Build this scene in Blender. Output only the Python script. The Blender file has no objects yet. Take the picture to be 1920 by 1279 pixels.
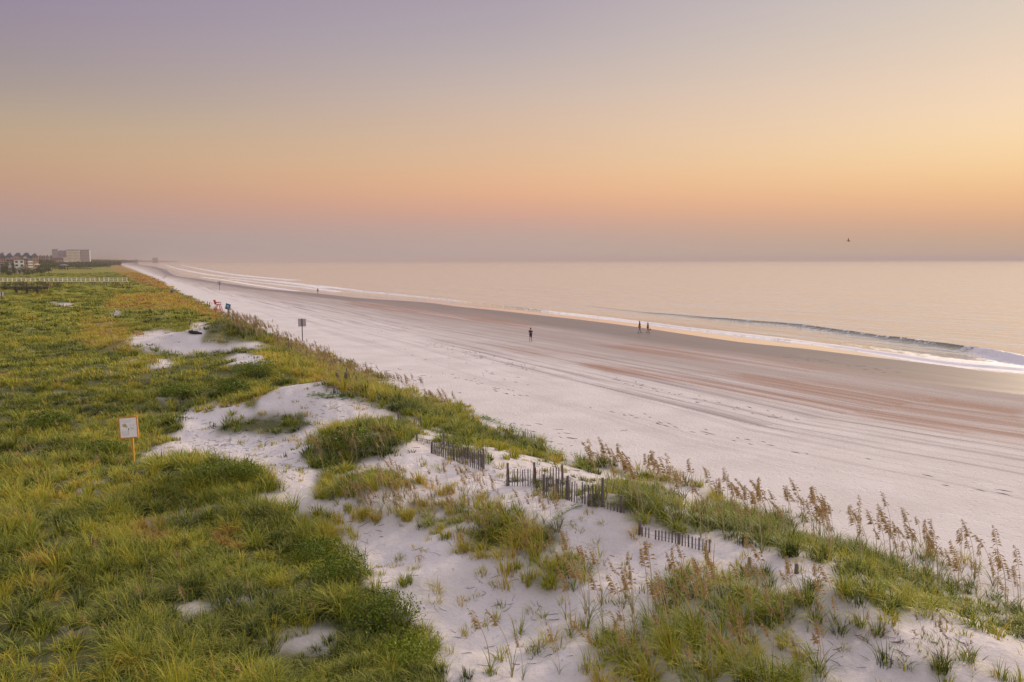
import bpy, math
import numpy as np
from mathutils import Vector, Matrix

# ------------------------------------------------------------------ camera
sc = bpy.context.scene
COL = sc.collection
F = 1404.0; CX = 960.0; CY = 639.5; CAMZ = 10.3
PITCH = math.atan(150.0 / F); ROLL = math.radians(-0.14)
cam_d = bpy.data.cameras.new('camera'); cam = bpy.data.objects.new('camera', cam_d); COL.objects.link(cam)
cam_d.sensor_width = 36.0; cam_d.lens = F / 1920 * 36.0; cam_d.clip_start = 0.2; cam_d.clip_end = 90000
fw = Vector((0, math.cos(PITCH), -math.sin(PITCH)))
ri = Vector((1, 0, 0)); up = ri.cross(fw)
R0 = Matrix((ri, up, -fw)).transposed().to_4x4() @ Matrix.Rotation(ROLL, 4, 'Z')
cam.matrix_world = Matrix.Translation((0, 0, CAMZ)) @ R0
sc.camera = cam
RM = np.array([[R0[i][j] for j in range(3)] for i in range(3)])

# ------------------------------------------------------------------ sky
SUN_AZ = math.radians(46)      # to the right of the view axis (+Y)
SUN_EL = math.radians(17)
def lin(c):
    c = np.asarray(c, float) / 255.0
    return np.where(c <= 0.04045, c / 12.92, ((c + 0.055) / 1.055) ** 2.4)
w = bpy.data.worlds.new('World'); sc.world = w; w.use_nodes = True
nt = w.node_tree; N = nt.nodes; L = nt.links; N.clear()
out = N.new('ShaderNodeOutputWorld'); bg = N.new('ShaderNodeBackground'); L.new(bg.outputs[0], out.inputs[0])
tc = N.new('ShaderNodeTexCoord'); nrm = N.new('ShaderNodeVectorMath'); nrm.operation = 'NORMALIZE'
L.new(tc.outputs['Generated'], nrm.inputs[0])
sep = N.new('ShaderNodeSeparateXYZ'); L.new(nrm.outputs[0], sep.inputs[0])
mr = N.new('ShaderNodeMapRange'); mr.inputs[1].default_value = 0; mr.inputs[2].default_value = 0.6
L.new(sep.outputs['Z'], mr.inputs[0])
az = N.new('ShaderNodeMath'); az.operation = 'ARCTAN2'
L.new(sep.outputs['X'], az.inputs[0]); L.new(sep.outputs['Y'], az.inputs[1])
def ramp(stops):
    r = N.new('ShaderNodeValToRGB'); r.color_ramp.interpolation = 'B_SPLINE'
    e = r.color_ramp.elements
    while len(e) > 1: e.remove(e[-1])
    e[0].position = stops[0][0] / 0.6; e[0].color = (*lin(stops[0][1]), 1)
    for p, c in stops[1:]:
        q = e.new(p / 0.6); cc = lin(c) if max(c) > 3 else np.array(c); q.color = (*cc, 1)
    L.new(mr.outputs[0], r.inputs[0]); return r
OVER = (0.92, 0.86, 0.88)  # overhead sky above the view, brightened as added fill for sand and grass
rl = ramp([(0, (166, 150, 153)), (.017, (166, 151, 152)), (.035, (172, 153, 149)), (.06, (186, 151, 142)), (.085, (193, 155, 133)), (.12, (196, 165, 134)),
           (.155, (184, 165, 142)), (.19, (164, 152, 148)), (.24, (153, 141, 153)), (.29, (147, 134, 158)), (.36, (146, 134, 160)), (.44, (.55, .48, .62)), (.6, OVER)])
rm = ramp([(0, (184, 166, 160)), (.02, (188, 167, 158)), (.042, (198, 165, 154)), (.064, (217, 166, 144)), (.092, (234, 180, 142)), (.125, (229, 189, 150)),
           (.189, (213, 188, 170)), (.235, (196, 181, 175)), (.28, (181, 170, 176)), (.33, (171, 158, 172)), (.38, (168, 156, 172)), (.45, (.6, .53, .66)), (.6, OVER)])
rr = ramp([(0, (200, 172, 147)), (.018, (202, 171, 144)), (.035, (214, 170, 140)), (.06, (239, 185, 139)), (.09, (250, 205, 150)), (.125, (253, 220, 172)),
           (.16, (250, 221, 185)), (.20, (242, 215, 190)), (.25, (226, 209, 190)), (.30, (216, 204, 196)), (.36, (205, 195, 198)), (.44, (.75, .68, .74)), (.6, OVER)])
m1 = N.new('ShaderNodeMapRange'); m1.interpolation_type = 'LINEAR'; m1.inputs[1].default_value = -0.62; m1.inputs[2].default_value = 0.0
m2 = N.new('ShaderNodeMapRange'); m2.interpolation_type = 'LINEAR'; m2.inputs[1].default_value = 0.0; m2.inputs[2].default_value = 0.6
L.new(az.outputs[0], m1.inputs[0]); L.new(az.outputs[0], m2.inputs[0])
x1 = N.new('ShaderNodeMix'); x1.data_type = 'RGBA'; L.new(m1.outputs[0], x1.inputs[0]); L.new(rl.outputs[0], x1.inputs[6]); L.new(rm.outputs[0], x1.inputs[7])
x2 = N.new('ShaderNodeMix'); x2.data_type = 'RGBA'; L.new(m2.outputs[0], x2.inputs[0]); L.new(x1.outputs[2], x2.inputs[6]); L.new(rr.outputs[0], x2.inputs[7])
sky = N.new('ShaderNodeTexSky'); sky.sky_type = 'NISHITA'; sky.sun_disc = False
sky.sun_elevation = SUN_EL; sky.sun_rotation = SUN_AZ; sky.altitude = 0
mk = N.new('ShaderNodeMapRange'); mk.inputs[1].default_value = 0.36; mk.inputs[2].default_value = 0.7; mk.inputs[3].default_value = 0; mk.inputs[4].default_value = 0.05
L.new(sep.outputs['Z'], mk.inputs[0])
ns = N.new('ShaderNodeVectorMath'); ns.operation = 'SCALE'; L.new(sky.outputs[0], ns.inputs[0]); L.new(mk.outputs[0], ns.inputs['Scale'])
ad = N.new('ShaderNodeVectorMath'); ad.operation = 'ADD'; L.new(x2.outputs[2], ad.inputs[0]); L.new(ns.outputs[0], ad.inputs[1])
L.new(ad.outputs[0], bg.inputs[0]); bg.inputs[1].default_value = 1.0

# ------------------------------------------------------------------ sun
sl = bpy.data.lights.new('sun', 'SUN'); sl.energy = 3.4; sl.angle = math.radians(5); sl.color = (1.0, 0.80, 0.56)
so = bpy.data.objects.new('sun', sl); COL.objects.link(so)
sd = Vector((math.sin(SUN_AZ) * math.cos(SUN_EL), math.cos(SUN_AZ) * math.cos(SUN_EL), math.sin(SUN_EL)))
so.rotation_euler = sd.to_track_quat('Z', 'Y').to_euler()
sc.view_settings.view_transform = 'Standard'; sc.view_settings.look = 'None'
sc.view_settings.exposure = 0.0; sc.view_settings.gamma = 1.0
sc.cycles.max_bounces = 6; sc.cycles.transparent_max_bounces = 8; sc.cycles.volume_bounces = 1
sc.cycles.use_denoising = True; sc.cycles.sample_clamp_indirect = 4.0; sc.cycles.sample_clamp_direct = 8.0

# ------------------------------------------------------------------ helpers: projection, noise, polylines
def project(P):
    V = (P - np.array([0, 0, CAMZ])) @ RM
    zz = np.where(np.abs(V[:, 2]) < 1e-6, -1e-6, V[:, 2])
    front = V[:, 2] < -0.1
    return CX + F * V[:, 0] / -zz, CY - F * V[:, 1] / -zz, front
def ray(px, py):
    px = np.atleast_1d(np.asarray(px, float)); py = np.atleast_1d(np.asarray(py, float))
    d = np.stack([(px - CX) / F, -(py - CY) / F, -np.ones_like(px)], 1) @ RM.T
    return d / np.linalg.norm(d, axis=1, keepdims=True)
def on_plane(px, py, z):
    d = ray(px, py); t = (z - CAMZ) / np.minimum(d[:, 2], -1e-4)
    return np.stack([d[:, 0] * t, d[:, 1] * t], 1)
def h2(ix, iy, s):
    n = (ix.astype(np.int64) * 374761393 + iy.astype(np.int64) * 668265263 + s * 1442695041) & 0xffffffff
    n = ((n ^ (n >> 13)) * 1274126177) & 0xffffffff
    return ((n ^ (n >> 16)) & 0xffff) / 65535.0
def vnoise(x, y, s=0):
    ix = np.floor(x); iy = np.floor(y); fx = x - ix; fy = y - iy
    fx = fx * fx * (3 - 2 * fx); fy = fy * fy * (3 - 2 * fy)
    a = h2(ix, iy, s); b = h2(ix + 1, iy, s); c = h2(ix, iy + 1, s); d = h2(ix + 1, iy + 1, s)
    return (a * (1 - fx) + b * fx) * (1 - fy) + (c * (1 - fx) + d * fx) * fy
def fbm(x, y, s=0, o=4):
    r = 0; a = 0.5; t = 0
    for k in range(o):
        r = r + a * vnoise(x + k * 17.3, y - k * 9.1, s + k); t += a; a *= 0.5; x = x * 2.03; y = y * 2.03
    return r / t
def sst(a, b, x):
    t = np.clip((x - a) / (b - a), 0, 1); return t * t * (3 - 2 * t)  # works with a > b too
def smooth_line(P, n=6):
    P = np.asarray(P, float); Q = np.vstack([2 * P[0] - P[1], P, 2 * P[-1] - P[-2]]); o = []
    for i in range(1, len(Q) - 2):
        for k in range(n):
            t = k / n; a, b, c, d = Q[i - 1], Q[i], Q[i + 1], Q[i + 2]
            o.append(0.5 * (2 * b + (c - a) * t + (2 * a - 5 * b + 4 * c - d) * t * t + (3 * b - a - 3 * c + d) * t ** 3))
    o.append(Q[-2]); return np.array(o)
def px_line(pts, z, n=3):
    s = smooth_line(pts, n); return on_plane(s[:, 0], s[:, 1], z)
def sdist(line, x, y):
    """signed distance (left of travel direction positive) and arclength of nearest point"""
    best = np.full(x.shape, 1e18); sg = np.ones(x.shape); ar = np.zeros(x.shape); acc = 0.0
    for i in range(len(line) - 1):
        ax, ay = line[i]; bx, by = line[i + 1]; dx, dy = bx - ax, by - ay; l2 = dx * dx + dy * dy + 1e-12
        t0 = ((x - ax) * dx + (y - ay) * dy) / l2; t = np.clip(t0, 0, 1)
        qx = x - ax - t * dx; qy = y - ay - t * dy; d = qx * qx + qy * qy
        m = d < best - 1e-9
        best = np.where(m, d, best); sg = np.where(m, np.sign(dx * (y - ay) - dy * (x - ax)), sg)
        tt = t0 if (i == 0 or i == len(line) - 2) else t
        ar = np.where(m, acc + tt * math.sqrt(l2), ar); acc += math.sqrt(l2)
    return np.sqrt(best) * sg, ar
def pip(px, py, poly):
    ins = np.zeros(px.shape, bool); n = len(poly)
    for i in range(n):
        x0, y0 = poly[i]; x1, y1 = poly[(i + 1) % n]
        if y0 == y1: continue
        c = ((y0 > py) != (y1 > py)) & (px < (x1 - x0) * (py - y0) / (y1 - y0) + x0); ins ^= c
    return ins

# ------------------------------------------------------------------ shore lines (traced on the beach plane, near to far)
toe_px = [(1920, 1112), (1760, 1052), (1600, 1000), (1430, 955), (1290, 915), (1180, 885), (1070, 852), (980, 812), (900, 780), (830, 752), (760, 724),
          (690, 697), (620, 670), (560, 648), (515, 632), (470, 612), (430, 594), (395, 577), (360, 560), (325, 542), (295, 526), (262, 511), (236, 501), (220, 495.3), (214, 492.0)]
wat_px = [(1920, 703), (1840, 695), (1750, 683), (1640, 670), (1500, 653), (1400, 643), (1300, 629), (1200, 614), (1100, 601), (1020, 592), (940, 583), (860, 575), (815, 569), (770, 565),
          (720, 562), (690, 560), (660, 557.5), (620, 553), (560, 547), (500, 542), (450, 535), (405, 529), (370, 523), (335, 518.5), (322, 514), (310, 506), (286, 500), (262, 496.8), (254, 493.6), (280, 490.9)]
TOE = px_line(toe_px, 0.15); WAT = px_line(wat_px, -1.0)
def extend(Ln, near, far):
    a = Ln[0] + (Ln[0] - Ln[4]) / np.linalg.norm(Ln[0] - Ln[4]) * near
    b = Ln[-1] + np.array(far)
    return np.vstack([a, Ln, b])
TOE = extend(TOE, 260, (-500, 6000)); WAT = extend(WAT, 260, (2500, 6000))
def shore(line, x, y):
    d, a = sdist(line, x, y); e = line[-1] + (line[-1] - line[-2]) * 20; b_ = line[0] + (line[0] - line[2]) * 20
    ins = pip(x, y, [tuple(b_)] + [tuple(p) for p in line] + [tuple(e), (-4e5, 4e5), (-4e5, -4e5)])
    return np.where(ins, np.abs(d), -np.abs(d)), a

BUMPS = []   # (x, y, radius, height) added to the dunes
def bump(px, py, r, h, z=1.8, sx=1.0):
    p = on_plane(px, py, z)[0]; BUMPS.append((p[0], p[1], r, h, sx))
bump(430, 640, 5.5, 1.9); bump(290, 600, 7, 1.0); bump(560, 765, 4.0, 0.9); bump(680, 835, 2.2, 0.7); bump(620, 760, 3, .4)
bump(330, 905, 2.6, 0.55); bump(480, 905, 1.6, .3); bump(420, 820, 2.6, -0.55); bump(700, 930, 2.0, 0.45); bump(1120, 985, 1.9, 0.55)
bump(900, 1140, 2.2, -0.45); bump(560, 690, 4, 0.3); bump(470, 672, 2.2, .5); bump(420, 655, 2.5, -.4); bump(1500, 1120, 2.4, .35); bump(330, 630, 4, -.5)
bump(960, 990, 1.6, .35); bump(150, 700, 7, .6); bump(60, 1000, 4, .4)

def H(x, y, full=False):
    x = np.asarray(x, float); y = np.asarray(y, float)
    dT, aT = shore(TOE, x, y); dW, aW = shore(WAT, x, y)
    r = np.hypot(x, y)
    # beach
    tt = np.clip(dW, 0, None) / (np.clip(dW, 0, None) + np.clip(-dT, 0, None) + 1e-6)
    zb = -1.0 + 1.15 * tt ** 0.9
    zb = np.where(dW < 0, -1.0 + np.maximum(0.035 * dW, -6), zb)
    zb = zb + 0.05 * (fbm(aT / 9, dT / 2.5, 31, 3) - .5) * np.clip(dW / 8, 0, 1) * np.clip(-dT / 3, 0, 1)
    # dunes
    wob = (fbm(aT / 11, aT * 0 + 3.7, 5, 2) - .5)
    hmax = 1.75 + 0.9 * wob
    z = 0.15 + hmax * sst(0, 9.5 + 6 * wob, dT)
    z += 0.45 * np.exp(-((dT - 9) / 4.0) ** 2) * (0.6 + wob)
    amp = sst(2, 16, dT)
    z += amp * (1.5 * (fbm(x / 22 + 5, y / 22, 7, 3) - .5) + 0.9 * (fbm(x / 6.5, y / 6.5 + 4, 11, 3) - .5))
    z += amp * 2.6 * (fbm(x / 70, y / 70 + 4, 13, 2) - .5) * sst(60, 260, r)
    z += amp * .62 * (fbm(x / 3.1 + 9, y / 3.1, 19, 2) - .5) * (r < 150)
    for bx, by, br, bh, sx in BUMPS:
        z += bh * np.exp(-((x - bx) ** 2 + (y - by) ** 2) / br ** 2) * sst(0, 4, dT)
    g_ = sst(-108, -124, x) * sst(172, 182, y) * (1 - sst(216, 228, y)); z = z + g_ * (3.75 + .3 * (fbm(x / 5, y / 5, 23, 2) - .5) - z)
    z += (0.26 * (fbm(x / 1.5, y / 1.5, 17, 4) - .5) + .10 * (fbm(x / .45, y / .45, 18, 2) - .5) * (r < 45)) * sst(0, 4, dT) * (r < 120)
    z = np.where(dT > 0, z, zb)
    if full: return z, dT, aT, dW, aW
    return z
def polar_index(x, y):
    r = np.hypot(x, y); a = np.arctan2(x, y)
    ia = np.interp(a, azf, np.arange(len(azf))); ir = np.interp(r, rr, np.arange(len(rr)))
    i0 = np.minimum(ir.astype(int), len(rr) - 2); j0 = np.minimum(ia.astype(int), len(azf) - 2); return i0, j0, ir - i0, ia - j0
def lookup(G, x, y):
    i, j, u, v = polar_index(x, y); return (G[i, j] * (1 - v) + G[i, j + 1] * v) * (1 - u) + (G[i + 1, j] * (1 - v) + G[i + 1, j + 1] * v) * u
def Hq(x, y): return lookup(GZ, np.asarray(x, float), np.asarray(y, float))
def hit(px, py):
    """ground point seen at a pixel"""
    d = ray(px, py); k = np.hypot(d[:, 0], d[:, 1]); ia = np.interp(np.arctan2(d[:, 0], d[:, 1]), azf, np.arange(len(azf)))
    j = np.minimum(ia.astype(int), len(azf) - 2); v = (ia - j)[:, None]
    prof = GZ[:, j].T * (1 - v) + GZ[:, j + 1].T * v; zr = CAMZ + (d[:, 2] / k)[:, None] * rr[None, :]
    df = zr - prof; df[:, :4] = 1; below = df < 0; i = np.where(below.any(1), below.argmax(1), len(rr) - 1); n_ = np.arange(len(i))
    f0 = df[n_, i - 1]; f1 = df[n_, i]; t = f0 / (f0 - f1 + 1e-9); r_ = rr[i - 1] + (rr[i] - rr[i - 1]) * np.clip(t, 0, 1); q = r_ / k
    return np.stack([d[:, 0] * q, d[:, 1] * q, CAMZ + d[:, 2] * q], 1)
def hit1(px, py): return hit([px], [py])[0]

# ------------------------------------------------------------------ plant cover: (polygon, density 0-1, height m, tint 0 green .. 1 rust)
SAND = [(830, 1290), (800, 1215), (745, 1150), (690, 1085), (650, 1035), (645, 1000), (612, 975), (560, 962), (500, 948), (486, 930), (535, 915), (500, 888), (440, 868), (360, 860),
        (255, 864), (312, 836), (338, 806), (328, 780), (360, 768), (440, 778), (480, 766), (478, 748), (520, 726), (600, 714), (660, 724), (700, 745), (780, 775), (900, 835),
        (1060, 870), (1200, 900), (1440, 950), (1700, 1030), (1930, 1110), (1930, 1290)]
COVER = [
    (SAND, 0.15, .24, .42),
    ([(235, 640), (255, 622), (290, 617), (345, 624), (362, 604), (392, 604), (385, 622), (372, 640), (420, 646), (470, 640), (508, 641), (515, 656), (440, 656), (360, 666), (280, 662)], .05, .3, .6),
    ([(420, 674), (445, 662), (500, 664), (515, 676), (470, 684), (425, 682)], .04, .3, .3),
    ([(272, 685), (300, 671), (330, 680), (312, 694)], .12, .3, .5),
    ([(92, 566), (140, 569), (138, 576), (100, 573)], .05, .3, .5), ([(205, 588), (222, 578), (226, 592), (210, 595)], .05, .3, .5),
    ([(500, 628), (560, 644), (620, 668), (660, 695), (720, 712), (780, 740), (850, 770), (905, 795), (890, 812), (820, 795), (770, 772), (700, 760), (640, 730), (560, 716), (500, 680), (490, 640)], 1.0, .6, .44),
    ([(700, 744), (770, 752), (830, 775), (900, 803), (960, 820), (1010, 838), (1055, 852), (1035, 862), (960, 842), (880, 826), (800, 800), (740, 776)], 1.0, .62, .08),
    ([(570, 855), (590, 825), (630, 803), (690, 793), (750, 790), (795, 802), (770, 828), (730, 845), (690, 868), (640, 888), (602, 880)], 1.0, .62, .18),
    ([(398, 808), (430, 790), (500, 778), (590, 783), (560, 806), (500, 818), (440, 814)], 1.0, .5, .15),
    ([(578, 932), (600, 908), (650, 892), (720, 885), (800, 900), (795, 915), (710, 912), (655, 930), (620, 942)], 1.0, .5, .3),
    ([(700, 915), (800, 905), (850, 918), (900, 945), (860, 955), (780, 935)], .6, .45, .45),
    ([(620, 965), (700, 945), (800, 940), (880, 950), (950, 965), (960, 1010), (1010, 1035), (1070, 1070), (1125, 1085), (1080, 1112), (980, 1100), (900, 1045), (830, 1000), (760, 985), (680, 1010), (640, 1000)], .42, .42, .42),
    ([(760, 945), (850, 950), (860, 985), (800, 1000), (770, 985)], .85, .42, .4),
    ([(890, 1005), (955, 968), (1030, 985), (1055, 1010), (1010, 1045), (960, 1040)], 1.0, .6, .2),
    ([(990, 1040), (1060, 1040), (1130, 1075), (1110, 1100), (1020, 1095)], .7, .45, .4),
    ([(810, 828), (830, 812), (870, 812), (925, 835), (935, 862), (890, 872), (840, 848)], .7, .55, .22),
    ([(900, 835), (965, 845), (975, 868), (920, 866)], .3, .42, .25),
    ([(955, 908), (1000, 895), (1060, 896), (1130, 915), (1115, 944), (1050, 930), (1000, 918)], .6, .24, .08),
    ([(1085, 940), (1140, 905), (1220, 902), (1270, 940), (1298, 1000), (1272, 1012), (1215, 978), (1150, 955)], .8, .45, .12),
    ([(1285, 1000), (1315, 965), (1400, 955), (1450, 970), (1490, 1000), (1500, 1045), (1400, 1025), (1330, 1010)], .8, .55, .05),
    ([(1480, 1000), (1560, 1010), (1640, 1045), (1740, 1085), (1850, 1120), (1930, 1160), (1930, 1205), (1840, 1178), (1780, 1160), (1700, 1178), (1640, 1195), (1560, 1180), (1490, 1160), (1450, 1120), (1560, 1085), (1510, 1045)], .7, .5, .2),
    ([(1400, 1060), (1450, 1050), (1470, 1090), (1420, 1100)], .8, .5, .1),
    ([(1090, 1290), (1100, 1240), (1170, 1190), (1230, 1150), (1270, 1080), (1340, 1068), (1400, 1085), (1440, 1110), (1480, 1150), (1500, 1200), (1500, 1240), (1560, 1290)], .62, .55, .25),
    ([(980, 1180), (1080, 1150), (1180, 1150), (1120, 1230), (1010, 1250)], .2, .42, .4),
    ([(870, 1290), (885, 1245), (940, 1240), (960, 1290)], .5, .35, .15),
    ([(1660, 1290), (1665, 1240), (1740, 1235), (1800, 1250), (1880, 1240), (1930, 1260), (1930, 1290)], .35, .4, .2),
    ([(770, 1100), (790, 1070), (830, 1085), (815, 1130), (780, 1140)], .6, .4, .2),
    ([(680, 1130), (730, 1160), (800, 1225), (820, 1290), (560, 1290), (620, 1200)], 1.0, .5, .1),
    ([(370, 768), (410, 752), (470, 760), (470, 774), (420, 774)], .25, .4, .6),
    ([(100, 1175), (150, 1155), (215, 1160), (190, 1185), (120, 1195)], .85, .35, .4),
    ([(500, 1180), (560, 1165), (610, 1185), (600, 1230), (520, 1225)], .75, .35, .4),
]
TINTS = [  # (polygon, tint) for taller rusty stands further off
    ([(150, 652), (150, 600), (210, 596), (245, 620), (240, 660)], .62), ([(195, 580), (215, 552), (330, 548), (370, 572), (330, 580)], .72),
    ([(215, 492), (262, 508), (330, 540), (300, 545), (240, 520), (200, 500)], .86), ([(350, 560), (420, 590), (400, 600), (350, 580)], .7),
    ([(0, 540), (60, 540), (110, 560), (0, 560)], .35),
    ([(262, 985), (300, 985), (322, 1010), (290, 1022), (262, 1012)], .95), ([(395, 1005), (450, 1005), (455, 1030), (400, 1030)], .85), ([(60, 1040), (90, 1040), (90, 1140), (60, 1120)], .75),
]
def cover(x, y, z, dT):
    P = np.stack([x, y, z], 1); px, py, fr = project(P)
    r = np.hypot(x, y)
    jx = (fbm(x * 1.3, y * 1.3, 41, 3) - .5) * 2; jy = (fbm(x * 1.3 + 50, y * 1.3, 43, 3) - .5) * 2
    sc_ = np.clip(F * 0.55 / np.maximum(r, 5), 1, 40)
    qx = np.clip(px + jx * sc_, -0.5, 1920); qy = np.clip(py + jy * sc_ * .5, 0, 1285)
    den = np.ones(x.shape); ht = np.full(x.shape, .55); ti = 0.19 + 0.42 * (fbm(x / 9, y / 9, 51, 3) - .45)
    for poly, d, h, t in COVER:
        m = pip(qx, qy, poly) & fr
        den[m] = d; ht[m] = h; ti[m] = t + 0.25 * (fbm(x[m] / 2.5, y[m] / 2.5, 52, 2) - .5)
    for poly, t in TINTS:
        m = pip(qx, qy, poly) & fr & (den > .1); ti[m] = t
    off = ~fr
    den[off] = (fbm(x[off] / 6, y[off] / 6, 53, 3) > .45) * 1.0
    # small bare pockets inside the dense turf
    den *= np.where((den > .7) & (fbm(x / 2.2, y / 2.2, 54, 2) < .2), .5, 1)
    den *= sst(-1.2, 1.0, dT - 4.5 * (fbm(x / 2.6, y / 2.6, 55, 3) - .42) * (r < 220))
    den = np.where((dT < 2.5) & (den > .3) & (~fr), den * .4, den)
    return den, ht, np.clip(ti, 0, 1)

# ------------------------------------------------------------------ mesh + object helpers
def tag(o, label=None, cat=None, group=None, kind=None):
    if label: o['label'] = label
    if cat: o['category'] = cat
    if group: o['group'] = group
    if kind: o['kind'] = kind
    return o
def np_mesh(name, V, Fc, mats=(), attrs=None, smooth=False, uv=None, mi=None):
    me = bpy.data.meshes.new(name); V = np.ascontiguousarray(V, np.float32)
    me.vertices.add(len(V)); me.vertices.foreach_set('co', V.ravel())
    if isinstance(Fc, list):
        tot = np.concatenate([np.full(len(f), f.shape[1]) for f in Fc]); idx = np.concatenate([f.ravel() for f in Fc])
    else:
        tot = np.full(len(Fc), Fc.shape[1]); idx = Fc.ravel()
    me.loops.add(len(idx)); me.loops.foreach_set('vertex_index', idx.astype(np.int32))
    me.polygons.add(len(tot)); st = np.concatenate([[0], np.cumsum(tot)[:-1]])
    me.polygons.foreach_set('loop_start', st.astype(np.int32))
    if smooth: me.polygons.foreach_set('use_smooth', np.ones(len(tot), bool))
    for m in mats: me.materials.append(m)
    if mi is not None: me.polygons.foreach_set('material_index', mi.astype(np.int32))
    for k, a in (attrs or {}).items():
        at = me.attributes.new(k, 'FLOAT', 'POINT'); at.data.foreach_set('value', np.ascontiguousarray(a, np.float32))
    me.update(calc_edges=True); me.validate()
    return me
def link(name, me, parent=None, loc=None, rz=0):
    o = bpy.data.objects.new(name, me); COL.objects.link(o)
    if parent: o.parent = parent
    if loc is not None: o.location = loc
    if rz: o.rotation_euler.z = rz
    return o
def empty(name, loc, rz=0, **k):
    o = bpy.data.objects.new(name, None); COL.objects.link(o); o.location = loc; o.rotation_euler.z = rz; o.empty_display_size = .2
    return tag(o, **k)
class MB:
    def __init__(s): s.v = []; s.f = []
    def add(s, vs, fs):
        b = len(s.v); s.v += [tuple(v) for v in vs]; s.f += [tuple(i + b for i in f) for f in fs]; return s
    def box(s, c, d, rot=None, taper=1.0):
        hx, hy, hz = d[0] / 2, d[1] / 2, d[2] / 2; vs = []
        for z, k in ((-hz, 1), (hz, taper)):
            for x, y in ((-hx, -hy), (hx, -hy), (hx, hy), (-hx, hy)): vs.append(Vector((x * k, y * k, z)))
        if rot is not None: vs = [rot @ v for v in vs]
        c = Vector(c)
        return s.add([v + c for v in vs], [(3, 2, 1, 0), (4, 5, 6, 7), (0, 1, 5, 4), (1, 2, 6, 5), (2, 3, 7, 6), (3, 0, 4, 7)])
    def beam(s, a, b, wx, wy, taper=1.0):
        a = Vector(a); b = Vector(b); d = b - a; q = d.to_track_quat('Z', 'Y').to_matrix()
        return s.box((a + b) / 2, (wx, wy, d.length), q, taper)
    def tube(s, pts, rad, n=8, cap=True):
        pts = [Vector(p) for p in pts]; rad = rad if hasattr(rad, '__len__') else [rad] * len(pts); vs = []; fs = []
        for i, p in enumerate(pts):
            d = (pts[min(i + 1, len(pts) - 1)] - pts[max(i - 1, 0)]).normalized()
            u = d.cross(Vector((0.0, 0.1, 1)) if abs(d.z) < .9 else Vector((1, 0, 0))).normalized(); v = d.cross(u)
            for k in range(n):
                a = 2 * math.pi * k / n; vs.append(p + (u * math.cos(a) + v * math.sin(a)) * rad[i])
        for i in range(len(pts) - 1):
            for k in range(n): fs.append((i * n + k, i * n + (k + 1) % n, (i + 1) * n + (k + 1) % n, (i + 1) * n + k))
        if cap: fs.append(tuple(range(n))[::-1]); fs.append(tuple((len(pts) - 1) * n + k for k in range(n)))
        return s.add(vs, fs)
    def ball(s, c, r, n=10, m=7):
        c = Vector(c); r = r if hasattr(r, '__len__') else (r, r, r); vs = [c + Vector((0, 0, -r[2]))]; fs = []
        for i in range(1, m):
            t = -math.pi / 2 + math.pi * i / m
            for k in range(n):
                a = 2 * math.pi * k / n; vs.append(c + Vector((r[0] * math.cos(t) * math.cos(a), r[1] * math.cos(t) * math.sin(a), r[2] * math.sin(t))))
        vs.append(c + Vector((0, 0, r[2])))
        for k in range(n): fs.append((0, 1 + (k + 1) % n, 1 + k))
        for i in range(m - 2):
            for k in range(n): fs.append((1 + i * n + k, 1 + i * n + (k + 1) % n, 1 + (i + 1) * n + (k + 1) % n, 1 + (i + 1) * n + k))
        b = 1 + (m - 2) * n
        for k in range(n): fs.append((b + k, b + (k + 1) % n, len(vs) - 1))
        return s.add(vs, fs)
    def mesh(s, name, mat, smooth=False):
        me = bpy.data.meshes.new(name); me.from_pydata([tuple(v) for v in s.v], [], s.f)
        me.materials.append(mat)
        if smooth: me.polygons.foreach_set('use_smooth', [True] * len(me.polygons))
        me.update(); return me
    def build(s, name, mat, parent=None, smooth=False, loc=None, rz=0): return link(name, s.mesh(name, mat, smooth), parent, loc, rz)

# ------------------------------------------------------------------ materials
def mat(name): m = bpy.data.materials.new(name); m.use_nodes = True; return m, m.node_tree.nodes, m.node_tree.links, m.node_tree.nodes['Principled BSDF']
def simple(name, c, rough=.8, var=.25, scale=6.0, bump=0.0, metal=0, stretch=(1, 1, 1)):
    m, n, l, b = mat(name)
    t = n.new('ShaderNodeTexCoord'); mp = n.new('ShaderNodeMapping'); mp.inputs['Scale'].default_value = stretch; l.new(t.outputs['Object'], mp.inputs[0])
    z = n.new('ShaderNodeTexNoise'); z.inputs['Scale'].default_value = scale; z.inputs['Detail'].default_value = 6; l.new(mp.outputs[0], z.inputs[0])
    r = n.new('ShaderNodeMapRange'); r.inputs[1].default_value = .3; r.inputs[2].default_value = .7; r.inputs[3].default_value = 1 - var; r.inputs[4].default_value = 1 + var; l.new(z.outputs[0], r.inputs[0])
    mx = n.new('ShaderNodeVectorMath'); mx.operation = 'SCALE'; mx.inputs[0].default_value = c[:3]; l.new(r.outputs[0], mx.inputs['Scale'])
    l.new(mx.outputs[0], b.inputs['Base Color']); b.inputs['Roughness'].default_value = rough; b.inputs['Metallic'].default_value = metal
    if bump:
        bp = n.new('ShaderNodeBump'); bp.inputs['Strength'].default_value = bump; bp.inputs['Distance'].default_value = .01; l.new(z.outputs[0], bp.inputs['Height']); l.new(bp.outputs[0], b.inputs['Normal'])
    return m
def attr(n, name): a = n.new('ShaderNodeAttribute'); a.attribute_name = name; return a.outputs['Fac']
def rampn(n, l, src, stops, interp='LINEAR'):
    r = n.new('ShaderNodeValToRGB'); r.color_ramp.interpolation = interp; e = r.color_ramp.elements
    while len(e) > 1: e.remove(e[-1])
    e[0].position = stops[0][0]; e[0].color = (*stops[0][1], 1)
    for p, c in stops[1:]: q = e.new(p); q.color = (*c, 1)
    l.new(src, r.inputs[0]); return r.outputs[0]
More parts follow.
